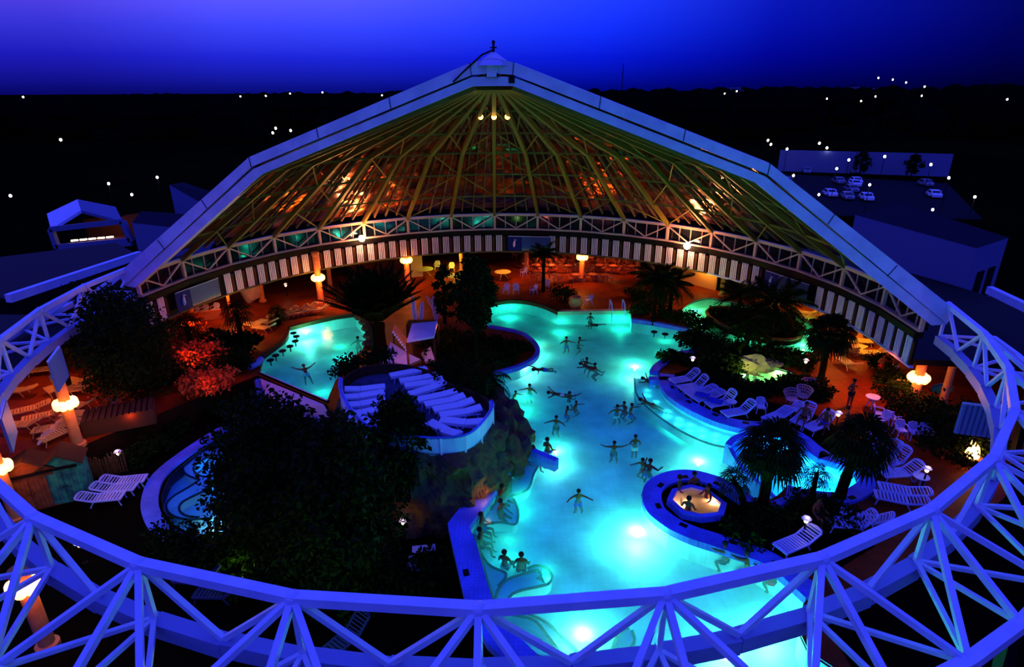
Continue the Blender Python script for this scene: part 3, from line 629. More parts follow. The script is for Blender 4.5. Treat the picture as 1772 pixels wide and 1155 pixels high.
# ================================================================== FURNITURE
def make_lounger(back=50, m=M_PLAST, slats=True):
    e = empty('sun_lounger'); e['category'] = 'lounger'
    mb = MB(); L0, L1, W = -.98, .28, .33
    for s in (-1, 1): mb.bar((L0, s*W, .36), (L1, s*W, .36), .06, .07)
    for i in range(9): mb.box((L0+.07+i*.145, 0, .365), (.095, .62, .035))
    mb.box((L0, 0, .36), (.06, .70, .07)); mb.out('seat', m, e)
    a = R(back); c, s_ = math.cos(a), math.sin(a); mb = MB(); BL = .78
    def q(t, y, o=0): return (L1+t*c-o*s_, y, .37+t*s_+o*c)
    for s in (-1, 1): mb.bar(q(0, s*W), q(BL-.1, s*W), .06, .06)
    for i in range(5): mb.bar(q(.1+i*.13, -W), q(.1+i*.13, W), .04, .085, up=(-s_, 0, c))
    mb.tube([q(BL-.1, -W), q(BL, -W*.7), q(BL+.04, 0), q(BL, W*.7), q(BL-.1, W)], .045, 6)
    mb.bar(q(BL-.06, -W*.9), q(BL-.06, W*.9), .035, .14, up=(-s_, 0, c)); mb.out('backrest', m, e)
    for s in (-1, 1):
        MB().tube([(L0+.12, s*.31, .35), (L0+.02, s*.31, 0)], .03, 6).out('leg', m, e)
        MB().tube([(.20, s*.31, .35), (.42, s*.31, .02), (.36, s*.31, 0)], .03, 6).out('leg', m, e)
    if back > 8: MB().tube([(.05, -.28, .34), (L1+.45*c, -.28, .37+.45*s_-.02), (L1+.45*c, .28, .37+.45*s_-.02), (.05, .28, .34)], .02, 6).out('backrest_prop', m, e)
    return e
PROTO = {}
def make_pad(back, m):
    e = empty('sun_lounger'); e['category'] = 'lounger'; W = .27; a = R(back); c, s_ = math.cos(a), math.sin(a)
    MB().box((-.36, 0, .40), (1.24, 2*W, .11)).out('seat', m, e)
    MB().bar((.28, 0, .40), (.28+.78*c, 0, .40+.78*s_), 2*W, .10).out('backrest', m, e)
    MB().bar((-.95, -W+.03, .32), (.95, -W+.03, .32), .05).bar((-.95, W-.03, .32), (.95, W-.03, .32), .05).out('frame', M_PLAST, e)
    for s in (-1, 1):
        MB().tube([(-.80, s*.27, .32), (-.86, s*.27, 0)], .028, 6).out('leg', M_PLAST, e)
        MB().tube([(-.15, s*.27, .32), (.05, s*.27, .14), (.28, s*.27, .32)], .022, 6).out('brace', M_PLAST, e)
        MB().tube([(.80, s*.27, .32), (.86, s*.27, 0)], .028, 6).out('leg', M_PLAST, e)
    return e
def lounger(foot, head, z, back, label, group, mk=0, zr=.36):
    key = (back, mk)
    A, B = px(*foot, z+zr), px(*head, z+zr+(.5 if back > 25 else .1)); B.z = A.z
    if back > 25:  # head pixel is the raised top of the back
        A = px(*foot, z+zr); B = px(*head, z+.37+.78*math.sin(R(back)))
    d = B-A; th = math.atan2(d.y, d.x)
    if key not in PROTO: PROTO[key] = o = (make_pad if mk == 1 else make_lounger)(back, [M_PLAST, M_CUSH, M_SHPLA, M_LITPLA][mk])
    else: o = copytree(PROTO[key])
    mid = Vector((A.x+math.cos(th)*.98, A.y+math.sin(th)*.98, z)); end = Vector((B.x-math.cos(th)*(.28+.78*math.cos(R(back))), B.y-math.sin(th)*(.28+.78*math.cos(R(back))), z))
    o.location = (mid+end)/2; o.rotation_euler = (0, 0, th); o['label'] = label; o['group'] = group; return o
M_LITPLA = mat('warm_lit_plastic', (.62, .42, .12), .5, spec=.2)  # warm lamp tone put into the lounger colour
M_SHPLA = mat('shaded_plastic', (.02, .025, .09), .5, spec=.1)  # garden shade put into the colour of the dim loungers
M_CUSH = mat('white_cushion', (.74, .74, .80), .7, spec=.1)
# deck row along the pool
ROW = [((1166,659),(1204,640)), ((1181,671),(1217,651)), ((1191,681),(1236,671)), ((1207,690),(1246,679)), ((1228,700),(1267,676)), ((1256,716),(1300,694)), ((1329,726),(1365,709)), ((1381,729),(1400,700)), ((1401,741),(1436,712))]
DET = ['nearest the small lamp', 'next to the end one', 'lying low', 'with a towel draped over it', 'high-backed, with a blue towel', 'beside an empty armchair', 'laid almost flat', 'with a dark-clad person on it', 'beside the bright table lamp']
for i, (f, h) in enumerate(ROW):
    lounger(f, h, 0, [40, 50, 14, 14, 58, 45, 14, 50, 50][i], f'{ORD[i]} lounger from the left in the poolside row, {DET[i]}', 'loungers in the curved poolside row')
# right lower group
RG = [((1508,772),(1514,752),50,'lone white lounger half hidden behind the right palm, facing away'), ((1518,793),(1546,766),55,'further of the two tall white loungers by the right palm'), ((1524,804),(1566,774),55,'nearer of the two tall white loungers, with a small towel on its seat'), ((1528,820),(1592,800),40,'white lounger right of the palms with its back raised towards the fire bowl'), ((1532,843),(1600,852),14,'dim flat lounger below the white ones at the right'), ((1524,857),(1596,868),14,'dim violet flat lounger, lowest of the right-hand group'), ((1350,950),(1410,922),25,'lone white lounger by a small lamp just above the front truss'), ((1466,905),(1482,885),50,'dark lounger with striped back in the shadow at the right'), ((1488,893),(1512,882),40,'shadowed lounger next to the dark striped one')]
for f, h, b, lab in RG: lounger(f, h, 0, b, lab, 'loungers at the right end of the deck')
# rear right yellow-lit
RB = [((1335,530),(1348,512),50),((1337,535),(1321,512),40),((1392,541),(1403,532),40),((1391,548),(1416,538),40),((1415,550),(1428,540),45),((1492,590),(1472,587),14),((1489,600),(1478,595),40),((1465,605),(1510,611),14),((1461,600),(1476,598),40),((1452,618),(1488,630),30),((1508,610),(1524,597),45),((1552,650),(1564,660),40)]
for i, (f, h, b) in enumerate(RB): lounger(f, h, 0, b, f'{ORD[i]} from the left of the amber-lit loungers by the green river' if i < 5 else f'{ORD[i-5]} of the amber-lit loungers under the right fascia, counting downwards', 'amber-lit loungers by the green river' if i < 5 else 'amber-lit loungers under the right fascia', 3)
# terrace
def z8(L): return [(560+x/5.907, 600+y/5.907) for x, y in L]
TR = [((715,300),(1020,225)),((812,357),(1130,290)),((860,405),(1190,345)),((935,480),(1190,385)),((1000,545),(1320,462)),((1075,597),(1405,520)),((1160,650),(1495,568)),((1225,706),(1575,640)),((1275,768),(1535,775)),((1140,812),(1310,880))]
for i, (f, h) in enumerate(TR):
    a, b = z8([f, h]); lounger(a, b, TZ, 5 if i in (0, 1, 4) else 11, f'{ORD[i]} from the back in the diagonal row of pale loungers on the rock terrace', 'diagonal row on the rock terrace', 1)
TL = [((590,420),(255,440)),((585,480),(240,520)),((580,560),(262,600)),((600,640),(300,685)),((540,790),(350,730))]
for i, (f, h) in enumerate(TL):
    a, b = z8([f, h]); lounger(a, b, TZ, 8, f'{ORD[i]} from the back in the left row of pale loungers on the rock terrace', 'left row on the rock terrace', 1)
# sunken garden trio and dark ones
for i, (f, h) in enumerate([((248,828),(180,832)),((232,842),(163,844)),((210,858),(137,862))]):
    lounger(f, h, -1.5, 18, f'{["top", "middle", "bottom"][i]} one of the three white slatted loungers below the green hut', 'three loungers below the green hut')
for f, h, lab in [((590,1112),(606,1078),'dim lounger seen through the front truss below the big trees'), ((330,1000),(350,985),'dim lounger in the dark garden just above the front truss'), ((370,1025),(385,1008),'dim lounger in the dark garden touching the front truss line')]:
    lounger(f, h, -1.5, 40, lab, 'dim loungers in the dark garden', 2)
# left deck, orange lit
LD = [((112,656),(156,655)),((110,664),(150,664)),((108,672),(140,673)),((80,664),(108,680)),((66,640),(95,634)),((18,676),(45,672)),((120,700),(150,692)),((118,716),(160,712)),((118,727),(145,728)),((78,742),(105,726)),((60,722),(92,712)),((30,712),(70,700)),((25,735),(60,722)),((95,752),(115,740))]
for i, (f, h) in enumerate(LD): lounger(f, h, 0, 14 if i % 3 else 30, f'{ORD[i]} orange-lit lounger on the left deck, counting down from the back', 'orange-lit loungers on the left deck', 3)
LR = [((478,546),(487,537)),((492,545),(500,534)),((508,541),(520,530)),((524,538),(535,527)),((545,535),(556,526)),((430,560),(450,555)),((448,566),(465,560)),((455,556),(470,551))]
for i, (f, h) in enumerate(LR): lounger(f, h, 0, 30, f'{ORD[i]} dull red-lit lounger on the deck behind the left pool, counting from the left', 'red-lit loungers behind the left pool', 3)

def make_chair(m=M_PLAST):
    e = empty('armchair'); e['category'] = 'chair'
    mb = MB(); mb.box((0, 0, .42), (.46, .46, .035)); mb.box((-.2, 0, .40), (.05, .46, .06)); mb.out('seat', m, e)
    mb = MB(); arc = [(.20+.04*math.cos(t)-.0, .27*math.sin(t), 0) for t in (-1.5, -.8, 0, .8, 1.5)]
    for i in range(7):
        y = (i-3)*.072; mb.bar((.21, y, .44), (.30, y, .80), .05, .02, up=(1, 0, 0))
    mb.tube([(.26, -.27, .62), (.32, -.2, .82), (.33, 0, .86), (.32, .2, .82), (.26, .27, .62)], .03, 6); mb.out('backrest', m, e)
    for s in (-1, 1):
        MB().tube([(.26, s*.27, .64), (.0, s*.29, .64), (-.2, s*.28, .62), (-.22, s*.26, .45)], .028, 6).out('armrest', m, e)
        MB().tube([(-.20, s*.22, .42), (-.24, s*.26, 0)], .028, 6).out('leg', m, e); MB().tube([(.20, s*.22, .42), (.27, s*.26, 0)], .028, 6).out('leg', m, e)
    return e
CH = {}
def chair(p, face, label, group, m=M_PLAST, z=0, sc=1.):
    if m.name not in CH: CH[m.name] = o = make_chair(m)
    else: o = copytree(CH[m.name])
    o.location = px(*p, z); o.rotation_euler = (0, 0, face); o['label'] = label; o['group'] = group; o.scale = (sc,)*3; return o
def table(p, rad, h, label, group, m=M_PLAST, z=0):
    e = empty('round_table', px(*p, z), 0, label, 'table', group)
    MB().lathe([(.001, h-.04), (rad, h-.04), (rad, h), (.001, h)], n=18).out('tabletop', m, e)
    for k in range(3):
        a = k*2.094; MB().tube([(.06*math.cos(a), .06*math.sin(a), h-.04), (rad*.7*math.cos(a), rad*.7*math.sin(a), 0)], .03, 6).out('leg', m, e)
    return e
table((1264,708), .3, .5, 'small white side table between the blue-towel lounger and its neighbour', 'side tables on the lounger deck')
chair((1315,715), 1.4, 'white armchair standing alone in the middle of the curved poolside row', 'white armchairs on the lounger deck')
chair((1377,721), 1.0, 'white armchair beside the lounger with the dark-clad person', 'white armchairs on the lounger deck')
def peacock(p, face, label):
    m = mat('pinkish_rattan', (.36, .26, .32), .7, spec=.1)
    e = empty('rattan_chair', px(*p, 0), face, label, 'chair', 'big rattan chairs behind the lounger row'); e.scale = (.82, .82, .82)
    mb = MB(); mb.lathe([(.001, .42), (.42, .42), (.44, .36), (.001, .36)], n=14).out('seat', m, e)
    mb = MB()
    for i in range(13):
        a = R(-100+200*i/12); mb.tube([(.12+.22*math.cos(a), .40*math.sin(a), .42), (.16+.30*math.cos(a), .62*math.sin(a), .60+.45*math.cos(a*.55))], .022, 5)
    for s in (.35, .7, 1): mb.tube([(.12+.04*s+(.22+.08*s)*math.cos(R(-100+200*i/16)), (.40+.22*s)*math.sin(R(-100+200*i/16)), .42+s*(.18+.45*math.cos(R(-100+200*i/16)*.55))) for i in range(17)], .028, 5)
    mb.out('backrest', m, e)
    for k in range(4):
        a = k*PI/2+.78; MB().tube([(.32*math.cos(a), .32*math.sin(a), .4), (.36*math.cos(a), .36*math.sin(a), 0)], .03, 6).out('leg', m, e)
for p, f, l in [((1369,699), 1.7, 'wide rattan armchair, left of the reddish trio behind the loungers'), ((1387,693), .6, 'small rattan armchair in the middle of the reddish trio'), ((1399,681), 1.2, 'wide rattan armchair at the back of the reddish trio')]: peacock(p, f, l)
for i, (p, f) in enumerate([((1519,727), 2.6), ((1524,737), .4), ((1544,735), 3.3), ((1557,756), 1.5), ((1579,760), 1.5), ((1598,762), 1.3)]):
    chair(p, f, f'{ORD[i]} from the left of the white armchairs at the right edge of the deck', 'white armchairs at the right edge of the deck')
table((1507,706), .4, .72, 'small white table with glasses at the right edge of the red deck', 'tables at the right edge')
table((1590,840), .35, .5, 'low white table with a lamp beside the right-hand loungers', 'tables at the right edge')
chair((198,706), 2.0, 'single white armchair on the left deck edge above the dark box', 'armchairs on the left deck')
for i, (p, f, lab) in enumerate([((312,553), -1.8, 'first white armchair from the left on the red-lit balcony'), ((355,546), -1.8, 'brightest white armchair on the red-lit balcony'), ((374,543), -1.7, 'white armchair at the right end of the red-lit balcony'), ((339,549), -1.5, 'shadowed armchair in the middle of the red-lit balcony')]):
    chair(p, f+PI, lab, 'armchairs on the red-lit balcony')
M_YCH = mat('yellowish_plastic', (.80, .72, .28), .5, spec=.2)
for i, p in enumerate([(757,467), (782,470), (805,462), (815,463), (825,460)]): chair(p, 1.6, f'{ORD[i]} from the left of the yellow armchairs behind the lime tables', 'yellow armchairs behind the lime tables', M_YCH)
for i, (p, f) in enumerate([((876,508), 1.3), ((893,508), 1.6), ((923,509), .6), ((945,501), 1.4), ((1018,527), .3), ((906,478), .5), ((610,490), .4)]): chair(p, f, ['white armchair by the far left bay of the pool, leftmost of a pair', 'pinkish-lit armchair by the far bay of the pool, rightmost of a pair', 'white armchair tilted towards the dark bush at the far pool edge', 'white armchair among the tables behind the far pool edge', 'white armchair by the round planter at the far pool edge', 'pale armchair at the bar tables', 'dim armchair on the red deck left of the tall palm'][i], 'white armchairs at the far pool edge')
for i, (p, r_) in enumerate([((735,478), .9), ((790,490), .9), ((800,500), .7), ((870,483), .8)]): table(p, r_, .75, ['round lime table below the orange lamp column', 'lime table with blue cloth behind the dark tree', 'lime table nearest the surfboards', 'round yellow table beside the dark leafy tree'][i], 'lime tables', M_YEL)
# restaurant
M_BIST = mat('red_brown_wood', (.34, .12, .06), .4, spec=.3)
k = 0
for row, (yy, x0, x1, nn) in enumerate([(449, 900, 1085, 9), (460, 925, 1095, 8), (472, 930, 1090, 7), (487, 935, 1050, 5)]):
    for i in range(nn):
        x = x0+(x1-x0)*i/(nn-1)+random.uniform(-4, 4); y = yy+random.uniform(-2, 2); lab = f'{ORD[i]} dark bistro table from the left in the {["rear", "third", "second", "front"][row]} row of the bar'
        table((x, y), .42, .76, lab, 'bistro tables at the bar', M_BIST)
        for s in (-1, 1):
            chair((x+s*8, y+random.uniform(-1, 2)), (0 if s > 0 else PI)+random.uniform(-.5, .5), f'{"left" if s < 0 else "right"} chair of the {ORD[i]} bistro table in the {["rear", "third", "second", "front"][row]} row', 'bistro chairs at the bar', M_BIST)
# ================================================================== LAMPS, COLUMNS
def column(p, label, lamp=True, h=4.6, z=0., r=.26, lz=2.35, e=300):
    c = empty('lamp_column' if lamp else 'column', px(*p, z), 0, label, 'column', 'orange columns under the ring')
    MB().lathe([(.001, 0), (r*1.5, 0), (r*1.5, .18), (r, .22), (r, h-.3), (r*1.3, h-.25), (r*1.3, h), (.001, h)], n=16).out('shaft', M_ORANGE, c, False)
    if lamp:
        mb = MB()
        for k in range(8):
            a = k*PI/4+.3; mb.ball(((r+.12)*math.cos(a), (r+.12)*math.sin(a), lz), .21, 8, 1.25)
        mb.out('globes', E_GLOBE, c, True)
        MB().lathe([(r, lz-.06), (r+.2, lz-.06), (r+.2, lz+.02), (r, lz+.02)], n=14).out('collar', M_DARK, c)
        ang = math.atan2(-c.location.y, -c.location.x); inw = math.atan2(CY-c.location.y, CX-c.location.x)
        for a in (ang, inw): light('globe_light', (.75*math.cos(a), .75*math.sin(a), lz), (1, .22, .025), e*.34, .25, c)
    return c
column((556,526), 'orange lamp column on the red deck behind the left pool', e=500)
column((706,492), 'orange lamp column behind the tall dark palm, by the lime wall', e=420)
column((1006,486), 'orange lamp column in the middle of the bar', e=420)
column((1456,604), 'orange lamp column under the right fascia, half hidden by leaves', e=380)
column((1577,702), 'orange lamp column at the right with its globes against black', e=260, lz=1.8, h=3.0)
column((136,772), 'orange lamp column on the left deck among the loungers', e=150, lz=2.5, h=4.1)
column((30,900), 'orange lamp column beside the red hut at the left edge', z=-1.5, h=5, lz=2.9, e=90)
column((84,1120), 'orange lamp column seen through the front truss at the lower left', z=-1.5, h=3.6, lz=2.9, e=110)
for p, l in [((455,522), 'unlit orange column left of the deck lamp'), ((572,500), 'dim unlit column right of the deck lamp'), ((799,470), 'slim orange column behind the yellow armchairs'), ((911,470), 'orange column below the middle banner'), ((1103,482), 'unlit column between the bar and the dark plants'), ((1248,512), 'broad orange column beside the amber wall'), ((1368,540), 'orange column under the right-hand banner'), ((1487,588), 'orange column behind the amber-lit loungers'), ((1629,702), 'tall orange column at the right beside the green hot tub'), ((312,560), 'orange column at the left end of the balcony'), ((334,556), 'red-lit column in the middle of the balcony')]: column(p, l, False, r=.2, h=2.9 if p[0] > 1600 else 4.6)
def bollard(p, label, z=0, h=1.0, e=4, col=(1, .62, .40)):
    b = empty('garden_lamp', px(*p, z), 0, label, 'lamp', 'small garden lamps')
    MB().lathe([(.001, 0), (.12, 0), (.12, .05), (.04, .07), (.04, h-.2), (.001, h-.2)], n=10).out('post', M_DARK, b)
    MB().ball((0, 0, h-.05), .085, 8).out('globe', E_WARM, b, True)
    MB().lathe([(.2, h+.08), (.12, h+.16), (.001, h+.19)], n=10).out('cap', M_STEEL, b)
    light('lamp_light', (0, -.1, h+.3), col, e, .12, b); return b
for a in [((1196,646), 'small garden lamp at the far end of the lounger row'), ((1390,650), 'small garden lamp on the edge of the red deck by the grotto'), ((1445,745), 'bright small lamp on the deck among seated guests, right of the lounger row'), ((1388,935), 'small white lamp beside the lone lounger above the front truss'), ((497,512), 'small lamp on the red deck under the left fascia'), ((700,935), 'small lamp beside the rock column below the big trees'), ((212,812), 'small lamp in front of the straw wall by the green hut'), ((1595,845), 'small lamp on the low table by the right-hand loungers'), ((148,975), 'tiny lamp in the dark garden at the lower left'), ((1740,715), 'greenish lamp seen through the right curve of the open ring')]:
    bollard(*a, z=-1.5 if a[0] in ((700,935),(212,812),(148,975)) else 0)
tw = empty('twin_lamp', px(400,545,0), 0, 'twin-headed lamp on a red post at the right end of the balcony', 'lamp')
MB().tube([(0, 0, 0), (0, 0, 1.9)], .12, 8).out('post', M_ORANGE, tw)
for s in (-1, 1): MB().ball((s*.28, 0, 2.0), .2, 8).out('globe', E_WARM, tw, True)
MB().bar((-.28, 0, 1.85), (.28, 0, 1.85), .06).out('arm', M_DARK, tw)
light('twin_light', (0, -.5, 1.9), (1, .16, .015), 150, .2, tw); light('balcony_light', px(330, 556, 1.7), (1, .12, .015), 220, .2); light('shrub_light', px(330, 612, 1.9), (1, .09, .01), 120, .2); light('shrub_light', px(362, 655, 1.8), (1, .09, .012), 75, .2); light('shrub_light', px(225, 722, .8), (1, .12, .015), 22, .2)
light('bar_fill', px(785, 474, 0)+Vector((0, 0, 2.6)), (1, .80, .10), 420, .2); light('wall_fill', px(1205, 505, 1.7)+Vector((0, -.8, 0)), (1, .48, .06), 70, .15); light('bar_fill', px(1215, 500, 0)+Vector((0, 0, 2.2)), (1, .42, .08), 220, .2); light('bar_fill', px(950, 470, 0)+Vector((0, 0, 2.3)), (1, .22, .04), 700, .2); light('bar_fill', px(1060, 470, 0)+Vector((0, 0, 2.4)), (1, .2, .04), 320, .2); light('bar_fill', px(880, 485, 0)+Vector((0, 0, 2.6)), (1, .25, .04), 260, .2); light('bar_fill', px(1010, 450, 0)+Vector((0, 0, 2.4)), (1, .22, .06), 300, .2); light('bar_fill', px(1340, 525, 0)+Vector((0, 0, 2.4)), (1, .55, .08), 260, .2); light('deck_fill', px(1480, 606, 0)+Vector((0, 0, 2.5)), (1, .48, .05), 420, .2); light('deck_fill', px(1405, 545, 0)+Vector((0, 0, 2.4)), (1, .50, .06), 260, .2)  # unseen fills added to brighten the bar, amber wall and loungers
light('deck_fill', px(1500, 690, 0)+Vector((0, 0, 3.2)), (1, .14, .012), 700, .3); light('deck_fill', px(100, 665, 0)+Vector((0, 0, 3.0)), (1, .22, .02), 300, .3); light('deck_fill', px(75, 720, 0)+Vector((0, 0, 2.8)), (1, .17, .02), 260, .3)
# hot fire bowl at the right
fb = empty('fire_bowl', px(1678, 800, 0), 0, 'brazier with orange light among rocks at the right, below the open ring', 'brazier')
MB().lathe([(.001, .1), (.3, .12), (.5, .35), (.42, .36), (.001, .2)], n=14).out('bowl', M_ROCK, fb)
mb = MB()
for k in range(7):
    a = k*.9; mb.lathe([(.10, .3), (.12, .5), (.06, .75), (.001, .95+.1*(k % 3))], (.2*math.cos(a), .2*math.sin(a), 0), 7)
mb.out('flames', glow('flame', (1, .45, .10), 6), fb, True); light('fire_light', (0, -.4, .9), (1, .35, .07), 90, .2, fb)
# ================================================================== HALL BUILDINGS AROUND THE RING
an = disc(23.6, 0, -7, 178, 40); an2 = disc(36.5, 0, -7, 178, 40)
for a0, a1, nm in ((178, 214, 'roof_left'), (-46, -22, 'roof_right')):
    struct(nm, MB().prism(disc(24.3 if a0 > 0 else 27.5, 0, a0, a1, 10)+disc(37, 0, a0, a1, 10)[::-1], 4.35, 4.6, bottom=True), M_DARK)
struct('ceiling', MB().prism(an+an2[::-1], 2.75, 3.1, bottom=True), M_DARK)
wb = MB(); vs = [(p.x, p.y, 0) for p in an2]+[(p.x, p.y, 3.0) for p in an2]; n = len(an2)
struct('wall_back', wb.add(vs, [(i, i+1, i+n+1, i+n) for i in range(n-1)]), M_BROWN)
P, Q = px(1165, 487, 0), px(1246, 510, 0)
def panel(name, a, b, h, m, label, cat='wall', th=.15): return tag(MB().bar(a+Vector((0, 0, h/2)), b+Vector((0, 0, h/2)), th, h).out(name, m), label, cat)
panel('amber_screen', P+Vector((0, 1.2, 0)), Q+Vector((0, 1.2, 0)), 2.3, M_AMBER, 'brightly lit amber wall behind the dark plants on the right of the bar')
panel('lime_screen', px(712, 480, 0), px(732, 478, 0), 2.2, M_YEL, 'lit lime wall panel beside the lamp column behind the tall palm')
panel('red_screen', px(600, 478, 0), px(700, 470, 0), 2.4, M_BROWN, 'dim brown screen behind the tall palm')
panel('balcony_wall', px(300, 562, 0), px(385, 550, 0), .75, M_ORANGE, 'low red-lit balcony wall below the white armchairs')
tag(MB().bar(px(845+292+5, 480, .9), px(1188, 458, 2.3), .9, .25).out('awning', M_DARK), 'dark sloping canopy in front of the amber wall', 'canopy')
# ================================================================== SHACK, BOARDS, HUTS
sh = empty('bar_shack', px(728, 600, 0), 0, 'small hut with a pale tilted roof between the palm and the dark island', 'hut')
rp = [px(704,590,2.5), px(751,582,2.5), px(757,556,2.9), px(713,560,2.9)]; rp = [p-sh.location for p in rp]
MB().add(rp+[p-Vector((0, 0, .15)) for p in rp], [(0, 1, 2, 3), (7, 6, 5, 4), (0, 4, 5, 1), (1, 5, 6, 2), (2, 6, 7, 3), (3, 7, 4, 0)]).out('shack_roof', M_BAND, sh)
for p in rp: MB().tube([(p.x, p.y, 0), (p.x, p.y, p.z-.15)], .08, 6).out('post', M_BROWN, sh)
MB().box((0, .8, 1), (2.0, 1.2, 1.1)).out('counter', M_BROWN, sh)
sg = empty('hut_sign', px(703, 612, 0), 0, 'tilted orange board with a scalloped edge beside the pale hut roof', 'board')
q = [px(679,572,2.2)-sg.location, px(683,560,2.6)-sg.location, px(706,590,1.6)-sg.location, px(705,607,1.2)-sg.location]
MB().add(q+[p+Vector((0, .12, 0)) for p in q], [(3, 2, 1, 0), (4, 5, 6, 7), (0, 1, 5, 4), (1, 2, 6, 5), (2, 3, 7, 6), (3, 0, 4, 7)]).out('face', M_ORANGE, sg)
mb = MB()
for i in range(8): mb.ball(q[0].lerp(q[3], (i+.5)/8)+Vector((0, -.05, -.03)), .09, 6)
mb.out('scallops', M_CORR, sg)
for i in (0, 3): MB().bar(q[i]+Vector((0, .2, 0)), Vector((q[i].x, q[i].y+.2, 0)), .1).out('post', M_BROWN, sg)
light('hut_light', px(690, 585, 2.2)+Vector((0, -1.2, .6)), (1, .25, .04), 45, .1); light('hut_light', px(768, 565, 2.3), (1, .16, .06), 40, .1); light('hut_light', px(705,622,1.5), (.9, .2, .3), 25, .1)
def board(p, lean, h, m, label):
    e = empty('surfboard', px(*p, 0), 0, label, 'surfboard', 'surfboards by the hut'); e.rotation_euler = (R(-6), lean, 0)
    prof = [(.001, 0), (.11, .12), (.19, .6), (.20, 1.2), (.17, 1.9), (.085, 2.35), (.001, 2.5)]; mb = MB(); vs = []; fs = []
    prof = [(r_, z*h/2.5) for r_, z in prof]; k = len(prof)
    for s in (-1, 1):
        for y in (-.035, .035): vs += [(s*r_, y, z) for r_, z in prof]
    for i in range(k-1): fs += [(i, i+1, i+1+2*k, i+2*k), (k+i, i+k+3*k-k*1+0 if False else 3*k+i, 3*k+i+1, k+i+1), (i, k+i, k+i+1, i+1), (2*k+i, 2*k+i+1, 3*k+i+1, 3*k+i)]
    MB().add(vs, fs).out('board', m, e); MB().bar((0, -.04, .1), (0, -.04, h-.1), .03).out('stringer', M_BROWN, e)
    MB().add([(0, .04, .2), (0, .25, .25), (0, .04, .5), (.02, .04, .2), (.02, .25, .25), (.02, .04, .5)], [(0, 1, 2), (5, 4, 3), (0, 3, 4, 1), (1, 4, 5, 2)]).out('fin', M_DARK, e)
board((719,558), -.08, 2.2, M_CORR, 'pale blue surfboard standing left of the others behind the hut roof'); board((728,557), .12, 1.7, M_CORR, 'narrow surfboard standing edge-on next to the pale blue one'); board((755,556), -.1, 2.1, M_BAND, 'broad violet surfboard standing at the right by the rock'); board((762,552), -.5, 2.2, mat('pink_board', (.75, .4, .35), .4), 'pink-lit surfboard leaning over beside the violet one')
for q_, lab in (([(655,640),(676,592),(706,612),(728,622),(700,634)], 'pale pink sheet of rock-like render below the hut sign'), ([(728,612),(745,600),(752,622),(735,626)], 'violet lit slab below the pale hut roof')):
    zz = [.2, 1.2, 1.0, .6, .3][:len(q_)]; vv = [px(x, y, z) for (x, y), z in zip(q_, zz)]; nv = len(vv)
    tag(MB().add(vv+[v+Vector((0, .3, -.3)) for v in vv], [tuple(range(nv))[::-1], tuple(range(nv, 2*nv))]+[(i, i+nv, (i+1) % nv+nv, (i+1) % nv) for i in range(nv)]).out('render_slab', mat('pinkish_render', (.6, .46, .52), .5)), lab, 'rock')
def hut(p, rz, m, label, w=1.7, d=1.1, h=2.1):
    e = empty('beach_hut', px(*p, -1.5), rz, label, 'hut', 'beach huts'); a = w/2
    mb = MB(); pr = [(-a, 0), (a, 0), (a, h), (0, h+.55), (-a, h)]
    vs = [(x, -d/2, z) for x, z in pr]+[(x, d/2, z) for x, z in pr]
    mb.add(vs, [(0, 1, 2, 3, 4), (9, 8, 7, 6, 5)]+[(i, i+5, (i+1) % 5+5, (i+1) % 5) for i in range(5)]); mb.out('walls', m, e)
    for s in (-1, 1):
        MB().bar((s*(a+.12), 0, h-.02), (0, 0, h+.62), .07, d+.3, up=(0, 1, 0)).out('roof_side', M_BROWN, e)
        dd = MB()
        for i in range(4): dd.box((s*.36+(i-1.5)*.16, -d/2-.03, .9), (.15, .05, 1.66))
        dr = dd.out('door', m, e); MB().ball((s*.08, -d/2-.08, .95), .035, 6).out('door_knob', M_DARK, dr)
    MB().box((0, -d/2-.06, h-.12), (w*.8, .1, .12)).out('lintel', M_DARK, e)
    return e
hut((70,872), R(28), M_WOOD, 'red-brown plank hut with double doors at the left edge', 2.0); hut((127,858), R(24), M_GREENW, 'weathered green plank hut with double doors, left of the three loungers', 1.7)
light('hut_green_light', px(150, 850, 1.3)+Vector((.3, -1.6, 0)), (.10, 1, .40), 50, .1); light('hut_red_light', px(60, 890, .6)+Vector((-.2, -1.2, 0)), (1, .15, .03), 10, .1); light('straw_light', px(195, 812, .8), (1, .2, .03), 10, .1)
st = empty('straw_screen', px(190, 822, -1.5), R(24), 'straw-coloured screen behind the small lamp, right of the green hut', 'screen'); mb = MB()
for i in range(26): mb.tube([((i-13)*.07, random.uniform(-.05, .05), 0), ((i-13)*.07+random.uniform(-.05, .05), 0, 1.1+random.uniform(-.2, .2))], .03, 5)
mb.out('straw', M_WOOD, st)
bx = empty('planter_box', px(212, 735, 0), R(26), 'dark slatted flat-topped box on the edge of the left deck', 'box')
MB().box((0, 0, .45), (3.4, 1.5, .9)).out('body', M_BROWN, bx); mb = MB()
for i in range(12): mb.box(((i-5.5)*.28, 0, .95), (.2, 1.6, .06))
mb.out('slatted_top', M_BROWN, bx)
gt = MB()
for i in range(9): gt.bar(px(66+i*3.5, 770-i*3, .35), px(74+i*3.5, 752-i*3, .35), .09, .06)
tag(gt.out('slatted_rack', M_STEEL), 'small violet slatted rack on the left deck behind the red hut', 'rack')
